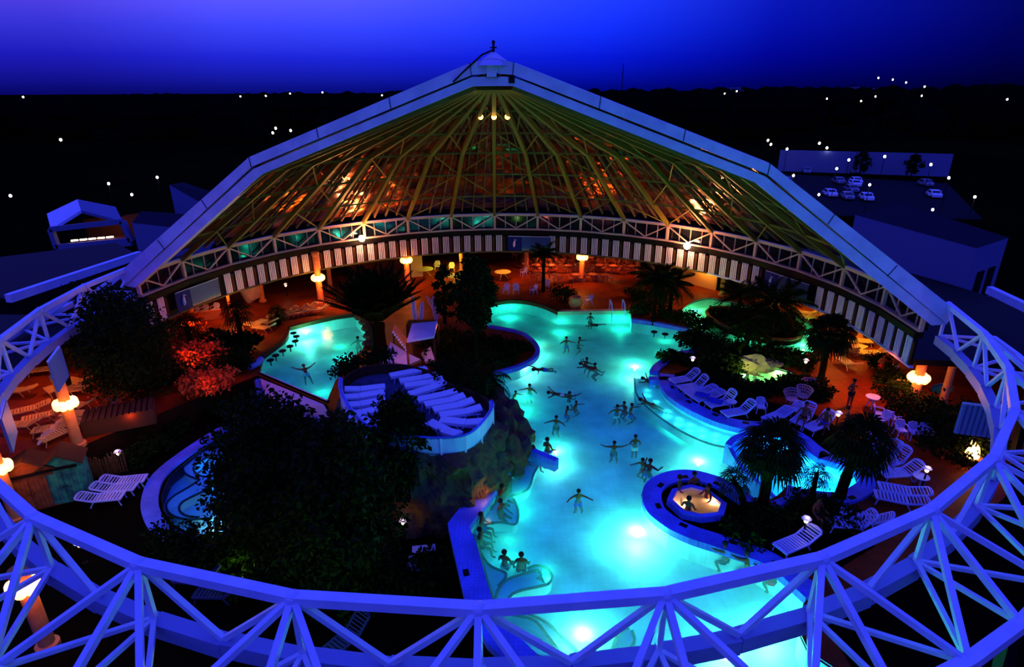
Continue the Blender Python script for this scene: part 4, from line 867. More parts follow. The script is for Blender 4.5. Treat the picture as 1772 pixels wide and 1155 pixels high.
for i, (x, y) in enumerate([(733,948), (725,968)]):
    P = px(x, y, -1.1); t_ = MB(); t_.box((0, 0, 0), (1.0, .55, .3)); o = t_.out('stone_slab', M_BAND); o.location = P+Vector((0, 0, -.25)); o.rotation_euler = (0, 0, R(8-14*i)); tag(o, ['upper pale stone slab on the ground beside the small lamp', 'lower pale stone slab on the ground beside the small lamp'][i], 'slab', 'pale stone slabs')
for i, (x, y) in enumerate([(660,940), (662,958), (666,975), (690,915)]):
    P = px(x, y, -1.2); mb = MB(); mb.ball((0, 0, 0), .38, 6, 1.3 if i == 3 else .8); o = mb.out('garden_rock', M_ROCK); o.location = P; o.rotation_euler = (i, .4*i, i); tag(o, f'{ORD[i]} rough stone of the little garden fall below the big trees', 'stone', 'stones of the garden fall')
orr = empty('pale_rock', px(437, 522, 0), 0, 'big pale faceted rock lit orange beside the twin lamp, below the left fascia', 'rock')
me = bpy.data.meshes.new('rock_block'); bm = bmesh.new(); bmesh.ops.create_icosphere(bm, subdivisions=2, radius=1)
for v in bm.verts: v.co = Vector((v.co.x*1.0*(1+.2*math.sin(v.co.z*5)), v.co.y*.8, 1+v.co.z*1.05+.25*math.sin(v.co.x*4+v.co.y*2)))
bm.to_mesh(me); bm.free(); link('rock_block', me, mat('pale_boulder', (.55, .42, .30), .8, spec=.05), orr)
light('rock_light', px(425, 548, 1.4), (1, .30, .03), 130, .15)
gr = empty('grotto_rock', px(1300, 640, 0), 0, 'pale lit rock backing of the yellow-green grotto pool', 'rock'); me = bpy.data.meshes.new('rock_block'); bm = bmesh.new(); bmesh.ops.create_icosphere(bm, subdivisions=3, radius=1)
for v in bm.verts: v.co = Vector((v.co.x*1.9+.2*math.sin(v.co.z*7), v.co.y*.6+.1*math.sin(v.co.x*11), .3+v.co.z*.55+.22*math.sin(v.co.x*7+v.co.y*5)*max(0, v.co.z)))
bm.to_mesh(me); bm.free(); link('rock_block', me, mat('mossy_boulder', (.26, .22, .10), .85, spec=.04, bump=(4, 1, .1)), gr)
pot = empty('round_planter', px(996, 533, 0), 0, 'round terracotta planter at the far pool edge beside a white armchair', 'planter')
MB().lathe([(.001, 0), (.4, 0), (.62, .45), (.5, .95), (.44, 1.0), (.40, .9), (.001, .85)], n=18).out('pot', M_ORANGE, pot, True)
# ================================================================== PLANTS
def leaves(n, centers, spread, size, squash=.8):
    'cloud of small folded leaves round cluster centres (numpy)'
    c = np.array(centers)[rng.integers(0, len(centers), n)]
    d = rng.normal(size=(n, 3)); d /= np.linalg.norm(d, axis=1)[:, None]
    rad = spread*rng.random(n)**.45
    p = c+d*rad[:, None]*np.array([1, 1, squash])
    u = rng.normal(size=(n, 3)); u[:, 2] -= .4; u /= np.linalg.norm(u, axis=1)[:, None]
    v = np.cross(u, rng.normal(size=(n, 3))); v /= np.linalg.norm(v, axis=1)[:, None]+1e-9
    s = size*(.6+.8*rng.random(n))[:, None]
    w = np.cross(u, v)*s*.12
    P = np.stack([p, p+u*s*.5+v*s*.28-w, p+u*s, p+u*s*.5-v*s*.28-w], 1).reshape(-1, 3)
    F = np.arange(4*n).reshape(-1, 4)
    return P, F
def npmesh(name, P, F):
    me = bpy.data.meshes.new(name); me.from_pydata(P.tolist(), [], F.tolist()); me.update(); return me
def tree(name, base, h, r, label, cat='tree', n=5200, size=.30, m=None, trunk=.16, lo=.25, group=None, lean=(0, 0), squash=.9, ncl=46):
    e = empty(name, base, 0, label, cat, group); mb = MB(); cs = []
    top = Vector((lean[0], lean[1], h*.92)); mid = top*.5
    mb.tube([(0, 0, -.1), mid*.5, mid, top], [trunk, trunk*.8, trunk*.6, trunk*.15], 8)
    H0 = h*lo
    for i in range(ncl):
        t = (i+.5)/ncl; z = H0+(h-H0-.35)*t; env = math.sin(PI*(.16+.80*t))**.7
        a = i*2.4; rr = r*env*(.25+.75*math.sqrt(random.random()))*.86
        c = Vector((lean[0]*z/h+rr*math.cos(a), lean[1]*z/h+rr*math.sin(a), z+random.uniform(-.2, .2))); cs.append(c)
        b = Vector((lean[0]*z/h, lean[1]*z/h, max(z-rr*.6, h*.12)))
        mb.tube([b, b.lerp(c, .6)+Vector((0, 0, .1)), c], [trunk*.35, trunk*.2, .015], 5)
    mb.out('trunk', M_BARK, e)
    P, F = leaves(n, cs, r*.30, size, squash)
    link('foliage', npmesh('foliage', P, F), m or M_LEAF, e); return e
def fan_palm(name, base, h, r, label, nl=40, lean=(0, 0), trunk=.17, m=None, droop=1., cat='palm', skirt=True, blades=16, group=None, wide=105):
    e = empty(name, base, 0, label, cat, group); mb = MB(); L = []
    for i in range(9):
        t = i/8; L.append((lean[0]*t*t, lean[1]*t*t, h*t-.1*(i == 0)))
    mb.tube(L, [trunk*(1.25-.3*i/8+(.06 if i % 2 else -.04)) for i in range(9)], 10); mb.out('trunk', M_BARK, e)
    mb = MB(); top = Vector((lean[0], lean[1], h))
    for i in range(nl):
        a = i*2.39996; t = (i+.5)/nl; elv = R(80-(128 if skirt else 105)*t); L_ = r*(.48+.10*random.random())
        d = Vector((math.cos(a)*math.cos(elv), math.sin(a)*math.cos(elv), math.sin(elv)))
        p1 = top+d*L_*.55; p2 = p1+(d+Vector((0, 0, -.35*droop)))*L_*.28
        mb.tube([top, p1, p2], [.03, .02, .015], 4, False)
        side = d.cross(Vector((0, 0, 1)))
        if side.length < .05: side = Vector((math.cos(a+1.57), math.sin(a+1.57), 0))
        side.normalize(); fwd = (d+Vector((0, 0, -.45*droop))).normalized(); nrm = side.cross(fwd)
        bl = r*(.46+.1*random.random())
        for b in range(blades):
            th = R(-wide+2*wide*b/(blades-1)); dd = (fwd*math.cos(th)+side*math.sin(th)).normalized(); q = bl*(.75+.25*math.cos(th*.8))
            pm = p2+dd*q*.55+nrm*q*.05; pe = p2+dd*q*.93-Vector((0, 0, q*(.20+.22*random.random())*droop)); wv = dd.cross(nrm).normalized()*bl*.062
            mb.add([p2, pm-wv, pe, pm+wv], [(0, 1, 2, 3)])
    mb.out('crown', m or M_PALM, e); return e
def feather_palm(name, base, h, r, label, nl=26, up=.9, trunk=.2, m=None, lean=(0, 0), cat='palm', droop=1., group=None, nleaf=26, lw=.35):
    e = empty(name, base, 0, label, cat, group); top = Vector((lean[0], lean[1], h))
    MB().tube([(lean[0]*t*t, lean[1]*t*t, h*t-.1*(t == 0)) for t in (0, .2, .4, .6, .8, 1)], [trunk*1.3, trunk*1.1, trunk, trunk*.95, trunk*.95, trunk*1.05], 10).out('trunk', M_BARK, e)
    mb = MB()
    for i in range(nl):
        a = i*2.39996; t = (i+.5)/nl; elv = R(85-(85+40*droop)*t*(1.3-up*.6)); L_ = r*(.85+.3*random.random()); pt = []
        p = top.copy(); dirz = elv; N = 9
        for j in range(N+1):
            pt.append(p.copy()); d = Vector((math.cos(a)*math.cos(dirz), math.sin(a)*math.cos(dirz), math.sin(dirz))); p = p+d*L_/N; dirz -= R(8)*droop
        mb.tube(pt, [.03*(1-.8*j/N) for j in range(N+1)], 4, False)
        side = Vector((-math.sin(a), math.cos(a), 0))
        for j in range(nleaf):
            f = .12+.88*j/(nleaf-1); k = min(int(f*N), N-1); q = pt[k].lerp(pt[k+1], f*N-k); ax = (pt[k+1]-pt[k]).normalized()
            ll = lw*r*(math.sin(PI*(.12+.83*f))**.7)
            for s in (-1, 1):
                dd = (side*s*.9+ax*.55+Vector((0, 0, -.35*droop))).normalized(); w_ = ax*.085*r*.35
                mb.add([q-w_, q+dd*ll*.6-w_*.8, q+dd*ll-Vector((0, 0, ll*.2*droop)), q+dd*ll*.6+w_*.8], [(0, 1, 2, 3)])
    mb.out('crown', m or M_PALM, e); return e
def shrub(p, r, h, label, z=0., n=700, size=.22, m=None, group=None, name='shrub'):
    e = empty(name, px(*p, z), 0, label, 'shrub', group); cs = []; mb = MB()
    for i in range(12):
        a = i*2.4; rr = r*math.sqrt(random.random())*.8; c = Vector((rr*math.cos(a), rr*math.sin(a), h*(.25+.55*random.random()))); cs.append(c)
        mb.tube([(c.x*.3, c.y*.3, 0), c], [.03, .012], 5)
    mb.out('stems', M_BARK, e); P, F = leaves(n, cs, max(r, h)*.42, size, .8); P[:, 2] = np.maximum(P[:, 2], .02)
    link('foliage', npmesh('foliage', P, F), m or M_LEAF, e); return e
def T(p, topy, z=0.): P = px(*p, z); return P, ztop(P, topy)-z
# big dark trees, front left (in the sunken garden)
def tr(p, topy, r, label, z=-1.5, **kw):
    P, h = T(p, topy, z); return tree(kw.pop('name', 'leafy_tree'), P, h, r, label, **kw)
tr((500,960), 690, 3.0, 'largest dark leafy tree, in front of the sloping wall', n=9000, lo=.10, size=.27, m=M_LEAF2, ncl=70)
tr((600,1000), 735, 2.9, 'dense dark tree below the rock terrace, right of the largest tree', n=8000, lo=.06, size=.27, m=M_LEAF2, ncl=64)
tr((700,900), 680, 1.75, 'dark tree standing in front of the terrace loungers', n=5200, lo=.28, size=.26, ncl=40)
tr((440,900), 770, 1.7, 'lower dark tree overhanging the shallow blue pool', n=4200, lo=.08, size=.24, ncl=40)
tr((780,905), 790, 1.1, 'small dark tree at the foot of the rock', n=2200, lo=.1, size=.22, ncl=24)
tr((640,790), 765, .8, 'dark bush at the left foot of the rock', z=-.5, n=900, lo=.1, size=.2, ncl=14)
# left tree with green specks
tr((236,700), 500, 2.9, 'tall dark tree with green-lit leaves at the left', z=0, n=9000, lo=.2, size=.22, m=M_LEAF2, ncl=70)
tr((170,640), 492, 2.1, 'dark tree rising against the left end of the ring truss', z=0, n=4200, lo=.3, size=.26, ncl=36)
tr((285,600), 520, 1.5, 'dark tree beside the left banner', z=0, n=2600, lo=.1, size=.24, ncl=26)
light('tree_light', px(225, 700, 3.2)+Vector((.3, -2.6, 0)), (.45, 1, .22), 60, .25); light('tree_light', px(510, 985, 1.2)+Vector((.0, -2.4, 0)), (.5, 1, .12), 40, .2); light('tree_light', px(455, 930, -.6)+Vector((-.4, -1.6, 0)), (.6, 1, .12), 20, .2); light('rock_spot', px(845, 850, .5)+Vector((0, -.5, 0)), (1, .30, .04), 16, .1); light('tree_light', px(600, 1000, .6)+Vector((.0, -3.0, 0)), (.4, 1, .12), 60, .2)
# red-lit shrubbery left of centre
for i, (p, r_, h_, z_) in enumerate([((300,610),1.6,1.7,0),((335,590),1.3,1.4,0),((345,640),1.7,1.9,0),((385,610),1.3,1.6,0),((310,660),1.8,1.5,0),((365,680),1.6,1.5,0),((405,640),1.3,1.6,0),((270,665),1.6,1.4,0),((205,700),1.4,1.3,0),((430,605),1.1,1.2,0),((330,560),1.0,.8,0)]):
    shrub(p, r_, h_, f'{ORD[i]} of the red-lit shrubs right of the left tree, from the back' , z_, n=1100, size=.26, group='red-lit shrubs', m=M_BRLEAF if False else mat('red_lit_leaf', (.42, .08, .012), .6, spec=.08) if i in (0, 1, 2, 5, 8, 10) else M_LEAF)  # red light put into the leaf colour of some shrubs
for p, t_, r_, lab in [((420,600), 523, 1.5, 'dark spiky palm in front of the twin lamp'), ((482,562), 530, 1.1, 'small dark palm on the deck by the left pool'), ((335,620), 545, 1.5, 'dark palm among the red-lit shrubs')]:
    P, h = T(p, t_); fan_palm('fan_palm', P, max(h-.5*r_, .8), r_, lab, 26, blades=10)
# boulders between the rock and the main pool
BO = [((850,705),.9,.9),((868,722),.9,.9),((880,742),1.0,.95),((888,762),.95,.8),((885,785),.9,.8),((868,805),1.0,1.1),((850,825),.9,.8),((835,815),1.1,1.3),((820,840),.8,.7),((842,735),1.0,1.3),((862,765),1.0,1.2),((800,868),.8,.6)]
for i, (p, r_, h_) in enumerate(BO):
    me = bpy.data.meshes.new('boulder'); bm = bmesh.new(); bmesh.ops.create_icosphere(bm, subdivisions=3, radius=1)
    for v in bm.verts:
        q = v.co*1.7+Vector((i*3.1, i, 0)); f = 1+.22*math.sin(q.x*2.1+q.y)+.16*math.sin(q.y*3.3-q.z*2)+.1*math.sin(q.z*5.1+q.x*3)
        v.co *= f
    bm.to_mesh(me); bm.free(); o = link('boulder', me, M_ROCK); P_b = px(*p, 0); o.location = (P_b.x, P_b.y, h_*.35); o.scale = (r_, r_, h_); o.rotation_euler = (0, 0, i*1.3)
    tag(o, f'{ORD[i]} dark boulder between the terrace rock and the pool, counting from the back', 'boulder', 'boulders below the terrace rock')
# tall dark palm
P, h = T((658,618), 470); feather_palm('date_palm', P, h*.40, 4.0, 'tall dark palm with upswept fronds between the left pool and the hut roof', 60, up=1.55, trunk=.5, droop=.5, nleaf=26, lw=.2)
# leafy tree by the island
tr((825,650), 440, 1.5, 'dark slender tree in front of the lime tables', z=0, n=3600, lo=.46, size=.30, ncl=36, squash=1)
tr((770,560), 455, .9, 'dark shrubby tree behind the violet surfboard', z=0, n=1500, lo=.15, size=.26, ncl=20)
for p, t_, r_, lab in [((940,505), 425, 1.5, 'dark tree trunk-like palm in the middle of the bar'), ((1130,560), 462, 2.2, 'dark bushy palm at the far right of the pool'), ((1158,552), 470, 1.9, 'dark arching palm in front of the amber wall'), ((1275,562), 492, 2.0, 'dark palm at the left end of the green river'), ((1330,600), 492, 2.6, 'tall dark palm on the island in the green river'), ((1290,610), 540, 2.2, 'dark palm at the near side of the river island')]:
    P, h = T(p, t_); feather_palm('feather_palm', P, max(h-.55*r_, 1), r_, lab, 24, trunk=.16, nleaf=20, lw=.3)
P, h = T((1418,668), 556); fan_palm('fan_palm', P, h-.9, 1.9, 'dark fan palm with a bare trunk on the red deck beside the green river', 36)
# front fan palms
P, h = T((1318,884), 752); fan_palm('fan_palm', P, h-.75, 1.85, 'large black fan palm silhouetted against the blue pool', 40, trunk=.2, blades=15)
P, h = T((1286,882), 822); fan_palm('fan_palm', P, max(h-.4, .8), 1.0, 'small fan palm leaning out left of the large one', 18, lean=(-.6, 0), trunk=.12, blades=12)
P, h = T((1452,866), 742); fan_palm('fan_palm', P, h-.75, 1.8, 'black fan palm over the round end of the blue pool', 38, trunk=.2, lean=(.45, 0), blades=14)
P, h = T((1405,860), 815); fan_palm('fan_palm', P, max(h-.3, .5), .9, 'low fan palm between the two large ones', 14, trunk=.1, blades=12)
# arching fronds over the pool
P, h = T((838,706), 640); feather_palm('feather_palm', P, h-.6, 2.0, 'palm with arching fronds hanging over the left edge of the main pool', 22, trunk=.16, droop=1.5, nleaf=18, lw=.25)
# island planting and beds
isl = [((780,600),1.4,1.3),((815,600),1.3,1.0),((850,600),1.2,.7),((880,605),1.0,.6),((795,630),1.4,1.2),((835,630),1.2,.8),((870,625),1.0,.6),((905,605),.6,.5),((760,620),1.4,1.5),((745,600),1.1,1.3)]
for i, (p, r_, h_) in enumerate(isl): shrub(p, r_, h_, f'{ORD[i]} low dark shrub on the oval planted island', 0, n=800, group='dark shrubs on the oval island')
bed = [((1110,545),1.4,1.2),((1150,553),1.3,1.1),((1185,562),1.2,1.2),((1215,572),1.0,1.0),((1100,520),1.2,1.2),((1140,525),1.4,1.6),((975,523),1.3,1.5),((1205,590),1.0,1.0)]
for i, (p, r_, h_) in enumerate(bed): shrub(p, r_, h_, f'{ORD[i]} dark shrub along the far right pool wall' if i != 6 else 'round dark bush beside the terracotta planter', 0, n=800, group='dark shrubs at the far right')
riv = [((1290,556),.9,.8),((1275,556),.8,.7),((1300,565),1.5,1.5),((1330,575),1.4,1.3),((1355,580),1.2,1.0),((1300,585),1.2,1.0),((1215,612),1.6,1.4),((1250,620),1.6,1.4),((1290,628),1.4,1.1),((1335,628),1.4,1.0),((1378,632),1.2,.9),((1195,600),1.0,1.0),((1240,650),1.2,1.2),((1262,668),.9,.8),((1330,680),.9,.7),((1365,672),.9,.8),((1400,680),1.0,.9),((1300,682),.8,.6),((1225,640),1.3,1.3),((1262,640),1.0,1.2),((1160,622),.9,.5),((1190,632),.9,.7),((1262,556),1.2,1.1),((1243,551),1.0,.9),((1345,566),1.3,1.3),((1368,582),1.0,.9),((1318,560),1.3,1.3)]
for i, (p, r_, h_) in enumerate(riv): shrub(p, r_, h_, f'{(ORD+["twenty-first", "twenty-second", "twenty-third", "twenty-fourth", "twenty-fifth", "twenty-sixth", "twenty-seventh"])[i]} dark shrub around the green river and grotto', 0, n=900, size=.26, group='dark shrubs around the green river')
dk = [((1545,700),1.4,1.4),((1560,725),1.2,1.2),((1612,716),.9,.7),((1640,750),1.8,2.2),((1660,780),1.8,2.0),((1625,790),1.3,1.3),((1605,730),1.1,1.2),((1690,770),1.6,1.6),((1540,665),1.0,1.1),((1520,640),.9,1.0),((1420,690),.8,.8),((1290,930),1.0,.5),((1330,900),1.1,.7),((1400,890),1.2,.8),((1440,900),1.2,.8)]
for i, (p, r_, h_) in enumerate(dk): shrub(p, r_, h_, f'{ORD[i]} dark shrub by the right lamp column, from the back' if i < 11 else f'{ORD[i-11]} low dark plant round the whirlpool peninsula, from the left', 0, n=700, group='dark shrubs at the right' if i < 11 else 'low plants round the whirlpool')
ter = [((592,652),.7),((610,640),.7),((640,632),.7),((665,630),.7),((770,668),.8),((800,676),.9),((830,690),.8),((790,655),.8),((760,650),.7)]
for i, (p, r_) in enumerate(ter): shrub(p, r_, .9, f'{ORD[i]} dark planter shrub along the back of the rock terrace', TZ, n=420, size=.2, group='shrubs at the back of the terrace')
gd = [((300,945),1.2),((330,965),1.0),((400,960),1.3),((380,985),1.2),((450,1000),1.4),((540,1030),1.5),((640,1040),1.4),((720,1010),1.2),((760,990),1.0),((560,760),1.3),((520,745),1.1),((480,750),1.2),((440,740),1.2),((400,715),1.4),((360,715),1.2),((420,690),1.3),((170,800),.8),((235,800),.9),((270,780),.9),((310,750),.9)]
for i, (p, r_) in enumerate(gd): shrub(p, r_, r_*.9, f'{ORD[i]} dark shrub of the sunken garden', -1.5, n=600, size=.24, group='shrubs of the sunken garden')
light('garden_spot', px(820, 690, .8), (.4, 1, .15), 30, .1); light('garden_spot', px(1150, 545, 1.8)+Vector((0, -1, 0)), (1, .35, .15), 30, .1)
# ================================================================== PEOPLE
def skin_mesh(name, J, E_, sub=1):
    me = bpy.data.meshes.new(name); names = list(J)
    idx = {n: i for i, n in enumerate(names)}
    me.from_pydata([J[n][0] for n in names], [(idx[a], idx[b]) for a, b in E_], []); me.update()
    o = bpy.data.objects.new(name, me); COL.objects.link(o)
    o.modifiers.new('skin', 'SKIN'); s = o.modifiers.new('sub', 'SUBSURF'); s.levels = s.render_levels = sub
    for n in names:
        r_ = J[n][1]; me.skin_vertices[0].data[idx[n]].radius = (r_, r_) if not isinstance(r_, tuple) else r_
    me.skin_vertices[0].data[idx[names[0]]].use_root = True
    bpy.context.view_layer.update()
    nm = bpy.data.meshes.new_from_object(o.evaluated_get(bpy.context.evaluated_depsgraph_get())); nm.name = name
    bpy.data.objects.remove(o); bpy.data.meshes.remove(me)
    for p in nm.polygons: p.use_smooth = True
    return nm
V = Vector
def pose(armL, armR, legL, legR, lean=0., bend=0.):
    'joint table: pelvis at origin, z up, facing -y; arms/legs given as two direction vectors each'
    J = {'pelvis': (V((0, 0, 0)), (.15, .115))}; E_ = []
    up = V((0, -math.sin(lean), math.cos(lean)))
    J['waist'] = (up*.17, (.125, .10)); J['chest'] = (up*.36, (.155, .115)); J['collar'] = (up*.47, (.11, .085)); J['neck'] = (up*.55, .052)
    hd = (up+V((0, -.15, bend))).normalized()
    J['chin'] = (up*.60+hd*.02+V((0, -.02, 0)), .075); J['head'] = (up*.60+hd*.12, .100); J['crown'] = (up*.60+hd*.20, .078)
    J['nose'] = (J['head'][0]+V((0, -.112, -.02)), .016)
    E_ += [('pelvis', 'waist'), ('waist', 'chest'), ('chest', 'collar'), ('collar', 'neck'), ('neck', 'chin'), ('chin', 'head'), ('head', 'crown'), ('head', 'nose')]
    for s, A, L in ((1, armL, legL), (-1, armR, legR)):
        n = 'l' if s > 0 else 'r'; sh = up*.45+V((s*.19, 0, 0)); d1, d2 = V(A[0]).normalized(), V(A[1]).normalized()
        J[n+'sh'] = (sh, .065); J[n+'el'] = (sh+d1*.28, .045); J[n+'wr'] = (sh+d1*.28+d2*.25, .032); w = J[n+'wr'][0]; J[n+'pa'] = (w+d2*.07, (.042, .028))
        E_ += [('collar', n+'sh'), (n+'sh', n+'el'), (n+'el', n+'wr'), (n+'wr', n+'pa')]
        sd = d2.cross(V((0, 0, 1))); sd = sd.normalized() if sd.length > .1 else V((1, 0, 0)); dn = sd.cross(d2)*-.012
        for f in range(4):
            b = J[n+'pa'][0]+sd*(f-1.5)*.022+d2*.03; ln = (.065, .08, .075, .058)[f]
            J[f'{n}f{f}'] = (b+d2*.02, .0095); J[f'{n}g{f}'] = (b+d2*ln+dn, .008); E_ += [(n+'pa', f'{n}f{f}'), (f'{n}f{f}', f'{n}g{f}')]
        th = w+sd*s*.045+d2*.035; J[n+'th'] = (th, .0105); J[n+'ti'] = (th+d2*.045+sd*s*.02, .009); E_ += [(n+'wr', n+'th'), (n+'th', n+'ti')]
        hp = V((s*.095, 0, -.06)); l1, l2 = V(L[0]).normalized(), V(L[1]).normalized()
        J[n+'hp'] = (hp, .095); J[n+'kn'] = (hp+l1*.42, .062); J[n+'ca'] = (hp+l1*.42+l2*.13, .058); J[n+'an'] = (hp+l1*.42+l2*.40, .036)
        ft_ = V((0, -1, -.1)) if abs(l2.z) > .6 else V((0, l2.y*.6, -.8)); J[n+'to'] = (J[n+'an'][0]+ft_.normalized()*.17+V((0, 0, -.03)), (.045, .028))
        E_ += [('pelvis', n+'hp'), (n+'hp', n+'kn'), (n+'kn', n+'ca'), (n+'ca', n+'an'), (n+'an', n+'to')]
    return J, E_
DOWN = (0, 0, -1)
POSES = {
 'wade':  pose([(1, -.3, -.35), (.6, -.9, .15)], [(-1, -.3, -.35), (-.6, -.9, .15)], [(.16, -.85, -.55), (.05, .75, -.6)], [(-.16, -.75, -.65), (-.05, .8, -.55)], .08),
 'spread': pose([(1, -.1, .1), (1, -.2, .55)], [(-1, -.1, .1), (-1, -.2, .55)], [(.16, -.85, -.55), (.05, .75, -.6)], [(-.16, -.75, -.65), (-.05, .8, -.55)], .1),
 'reach': pose([(.5, -1, -.1), (.1, -1, .1)], [(-.8, -.3, -.6), (-.3, -1, .1)], [(.16, -.85, -.55), (.05, .75, -.6)], [(-.16, -.75, -.65), (-.05, .8, -.55)], .2),
 'stand': pose([(.55, .1, -.85), (-.35, -.75, .35)], [(-.55, .1, -.85), (.35, -.75, .35)], [(.06, 0, -1), (0, .03, -1)], [(-.06, 0, -1), (0, .03, -1)], .02),
 'sit':   pose([(.4, -.2, -1), (.1, -.9, -.4)], [(-.4, -.2, -1), (-.1, -.9, -.4)], [(.12, -1, .05), (.05, -.15, -1)], [(-.12, -1, .05), (-.05, -.15, -1)], -.08),
 'lounge': pose([(.5, -.2, -.9), (.2, -.9, -.2)], [(-.5, -.2, -.9), (-.2, -.9, -.2)], [(.14, -1, .05), (.05, -1, -.1)], [(-.14, -1, .25), (-.05, -1, -.35)], -.75),
 'float': pose([(1, .1, .5), (.9, -.1, .6)], [(-1, .1, .5), (-.9, -.1, .6)], [(.2, -.1, -1), (.1, .1, -1)], [(-.2, -.1, -1), (-.1, .1, -1)], 0),
}
PM = {k: skin_mesh('body_'+k, *v) for k, v in POSES.items()}
def headpos(k): return POSES[k][0]['head'][0], POSES[k][0]['crown'][0]
HAIRM = {}; SHM = {}
for k in POSES:
    h, c = headpos(k); mb = MB(); d = (c-h).normalized()
    mb.ball(h+d*.045+V((0, .028, 0)), .118, 8, .98); HAIRM[k] = mb.mesh('hair')
    for p in HAIRM[k].polygons: p.use_smooth = True
    J = POSES[k][0]; mb = MB()
    for n in 'lr': mb.tube([J[n+'hp'][0].lerp(J['pelvis'][0], .3)+V((0, 0, .06)), J[n+'hp'][0], J[n+'hp'][0].lerp(J[n+'kn'][0], .38)], [.135, .125, .10], 10)
    SHM[k] = mb.mesh('shorts')
SK = [M_SKIN, mat('tanned_skin', (.17, .075, .035), .6, spec=.1)]
SW = [M_RED, M_BLUE, M_BLACK, mat('pale_cloth', (.6, .6, .55), .8, spec=.05)]
PC = 0
def person(k, loc, rz, label, tilt=0., group='bathers in the main pool', sw=None, sc=1.):
    global PC; PC += 1
    o = link('person', PM[k], None); 
    if not PM[k].materials: PM[k].materials.append(SK[0])
    o.location = loc; o.rotation_euler = Euler((tilt, 0, rz)); o.scale = (sc,)*3
    tag(o, label, 'person', group)
    hh = link('hair', HAIRM[k], None, o)
    if not HAIRM[k].materials: HAIRM[k].materials.append(M_HAIR)
    s = bpy.data.objects.new('swimwear', SHM[k]); COL.objects.link(s); s.parent = o
    if not SHM[k].materials: SHM[k].materials.append(M_BLACK)
    s.material_slots[0].link = 'OBJECT'; s.material_slots[0].material = SW[(PC if sw is None else sw) % 4]
    return o
SWIM = [  # head pixel, pose, facing, pelvis height under water, label
 ((980,585),'wade',.2,'bather with arms out, left of the pair in the upper middle of the pool'),
 ((1000,586),'reach',1.4,'bather stretching both arms to the right, upper middle of the pool'),
 ((1015,622),'wade',2.6,'bather at the back of the trio above the pool centre'),
 ((1033,631),'reach',-1.4,'bather on the right of the trio above the pool centre'),
 ((917,667),'wade',-.4,'bather near the left edge beside the hanging fronds'),
 ((890,678),'reach',.9,'pale-lit child wading by the hanging fronds'),
 ((985,680),'spread',.2,'bather holding another in the middle of the pool'),
 ((996,696),'wade',.8,'right-hand child of the pair in the pool centre'),
 ((979,706),'reach',1.2,'left-hand child of the pair in the pool centre'),
 ((963,722),'wade',-.3,'bather in pale swimwear standing alone below the pool centre'),
 ((1068,703),'wade',.1,'bather left of the group at centre right'),
 ((1083,697),'reach',-.9,'bather in the middle of the group at centre right'),
 ((1092,701),'wade',1.0,'bather on the right of the group at centre right'),
 ((1063,766),'spread',.0,'bather raising both arms in a wide V'),
 ((1100,756),'stand',.1,'bather with elbows out standing right of the one with raised arms'),
 ((1115,795),'reach',-.8,'bather bending forward above the whirlpool peninsula'),
 ((1001,850),'wade',.1,'bather alone in the lower middle of the pool'),
 ((1022,544),'stand',.0,'dark bather standing at the far end of the pool'),
]
for (x, y), k, f, lab in SWIM:
    hz = .34; P = px(x, y, WZ+hz); hp = headpos(k)[0]
    small = 'child' in lab
    person(k, (P.x, P.y, WZ+hz-hp.z*(.72 if 'child' in lab else .9)), f, lab, sc=.72 if small else .9)
person('float', px(970, 684, WZ-.02), 1.5, 'bather floating on the back, held by another in the pool centre', R(-78))
person('float', px(1022, 638, WZ-.02), 1.2, 'bather leaning back in the trio above the pool centre', R(-70))
person('float', px(940, 640, WZ-.05), -1.15, 'swimmer stretched out flat over the bright lamp at the left', R(78))
person('float', px(1026, 563, WZ-.05), .3, 'swimmer splashing at the far end of the pool', R(70))
person('float', px(1130, 665, WZ-.10), 1.1, 'dark bather lying on the ledge bench, upper of two', R(-68))
person('float', px(1128, 702, WZ-.10), 1.2, 'bather in lime shorts lying on the ledge bench, lower of two', R(-68))
for i, ((x, y), f, lab) in enumerate([((924,796),.6,'dark bather reclining behind the short wall'), ((905,800),1.0,'bather beside the short wall at the top of the seats'), ((871,866),.5,'bather with red armbands on the seats below the rock'), ((868,892),.4,'dark bather seated below the one with red armbands'), ((835,915),.8,'upper bather of the pair at the bend of the coping'), ((833,942),.9,'lower bather of the pair at the bend of the coping'), ((874,980),2.2,'large dark bather above the hook-shaped bench'), ((902,984),2.6,'bather beside the hook-shaped bench, right of another')]):
    person('sit', px(x, y, WZ-.42), f+.5, lab, group='bathers on the seats below the rock')
for (x, y), f, lab in [((1122,822),2.6,'bather leaning on the round end of the whirlpool peninsula'), ((1256,970),-2.6,'bather at the coping below the whirlpool, leftmost of three'), ((1294,985),-2.6,'bather at the coping below the whirlpool, middle of three'), ((1340,1006),-2.6,'bather at the coping near the front truss, rightmost of three')]:
    person('reach', px(x, y, WZ-.25), f, lab, group='bathers at the peninsula coping')
P = px(948, 778, 0); person('sit', P+V((0, 0, -.12)), 2.4, 'dark figure sitting on the end of the short wall in front of a bright lamp', group='figures by the pool')
P = px(1310, 712, 0); P = px(1471, 690, 0); person('stand', px(1469, 703, 0)+V((0, 0, .92)), .3, 'person with hands on hips standing on the red deck at the right', group='figures by the pool', sw=2)
person('lounge', px(1390, 721, .55), -.6, 'dark-clad person reclining on a white lounger in the poolside row', group='figures by the pool', sw=2)
for i, (x, y) in enumerate([(1279,652), (1306,654), (1292,656)]): person('wade', px(x, y, -.5), .3+i, f'{ORD[i]} dark head against the lit grotto water, from the left', group='bathers in the grotto')
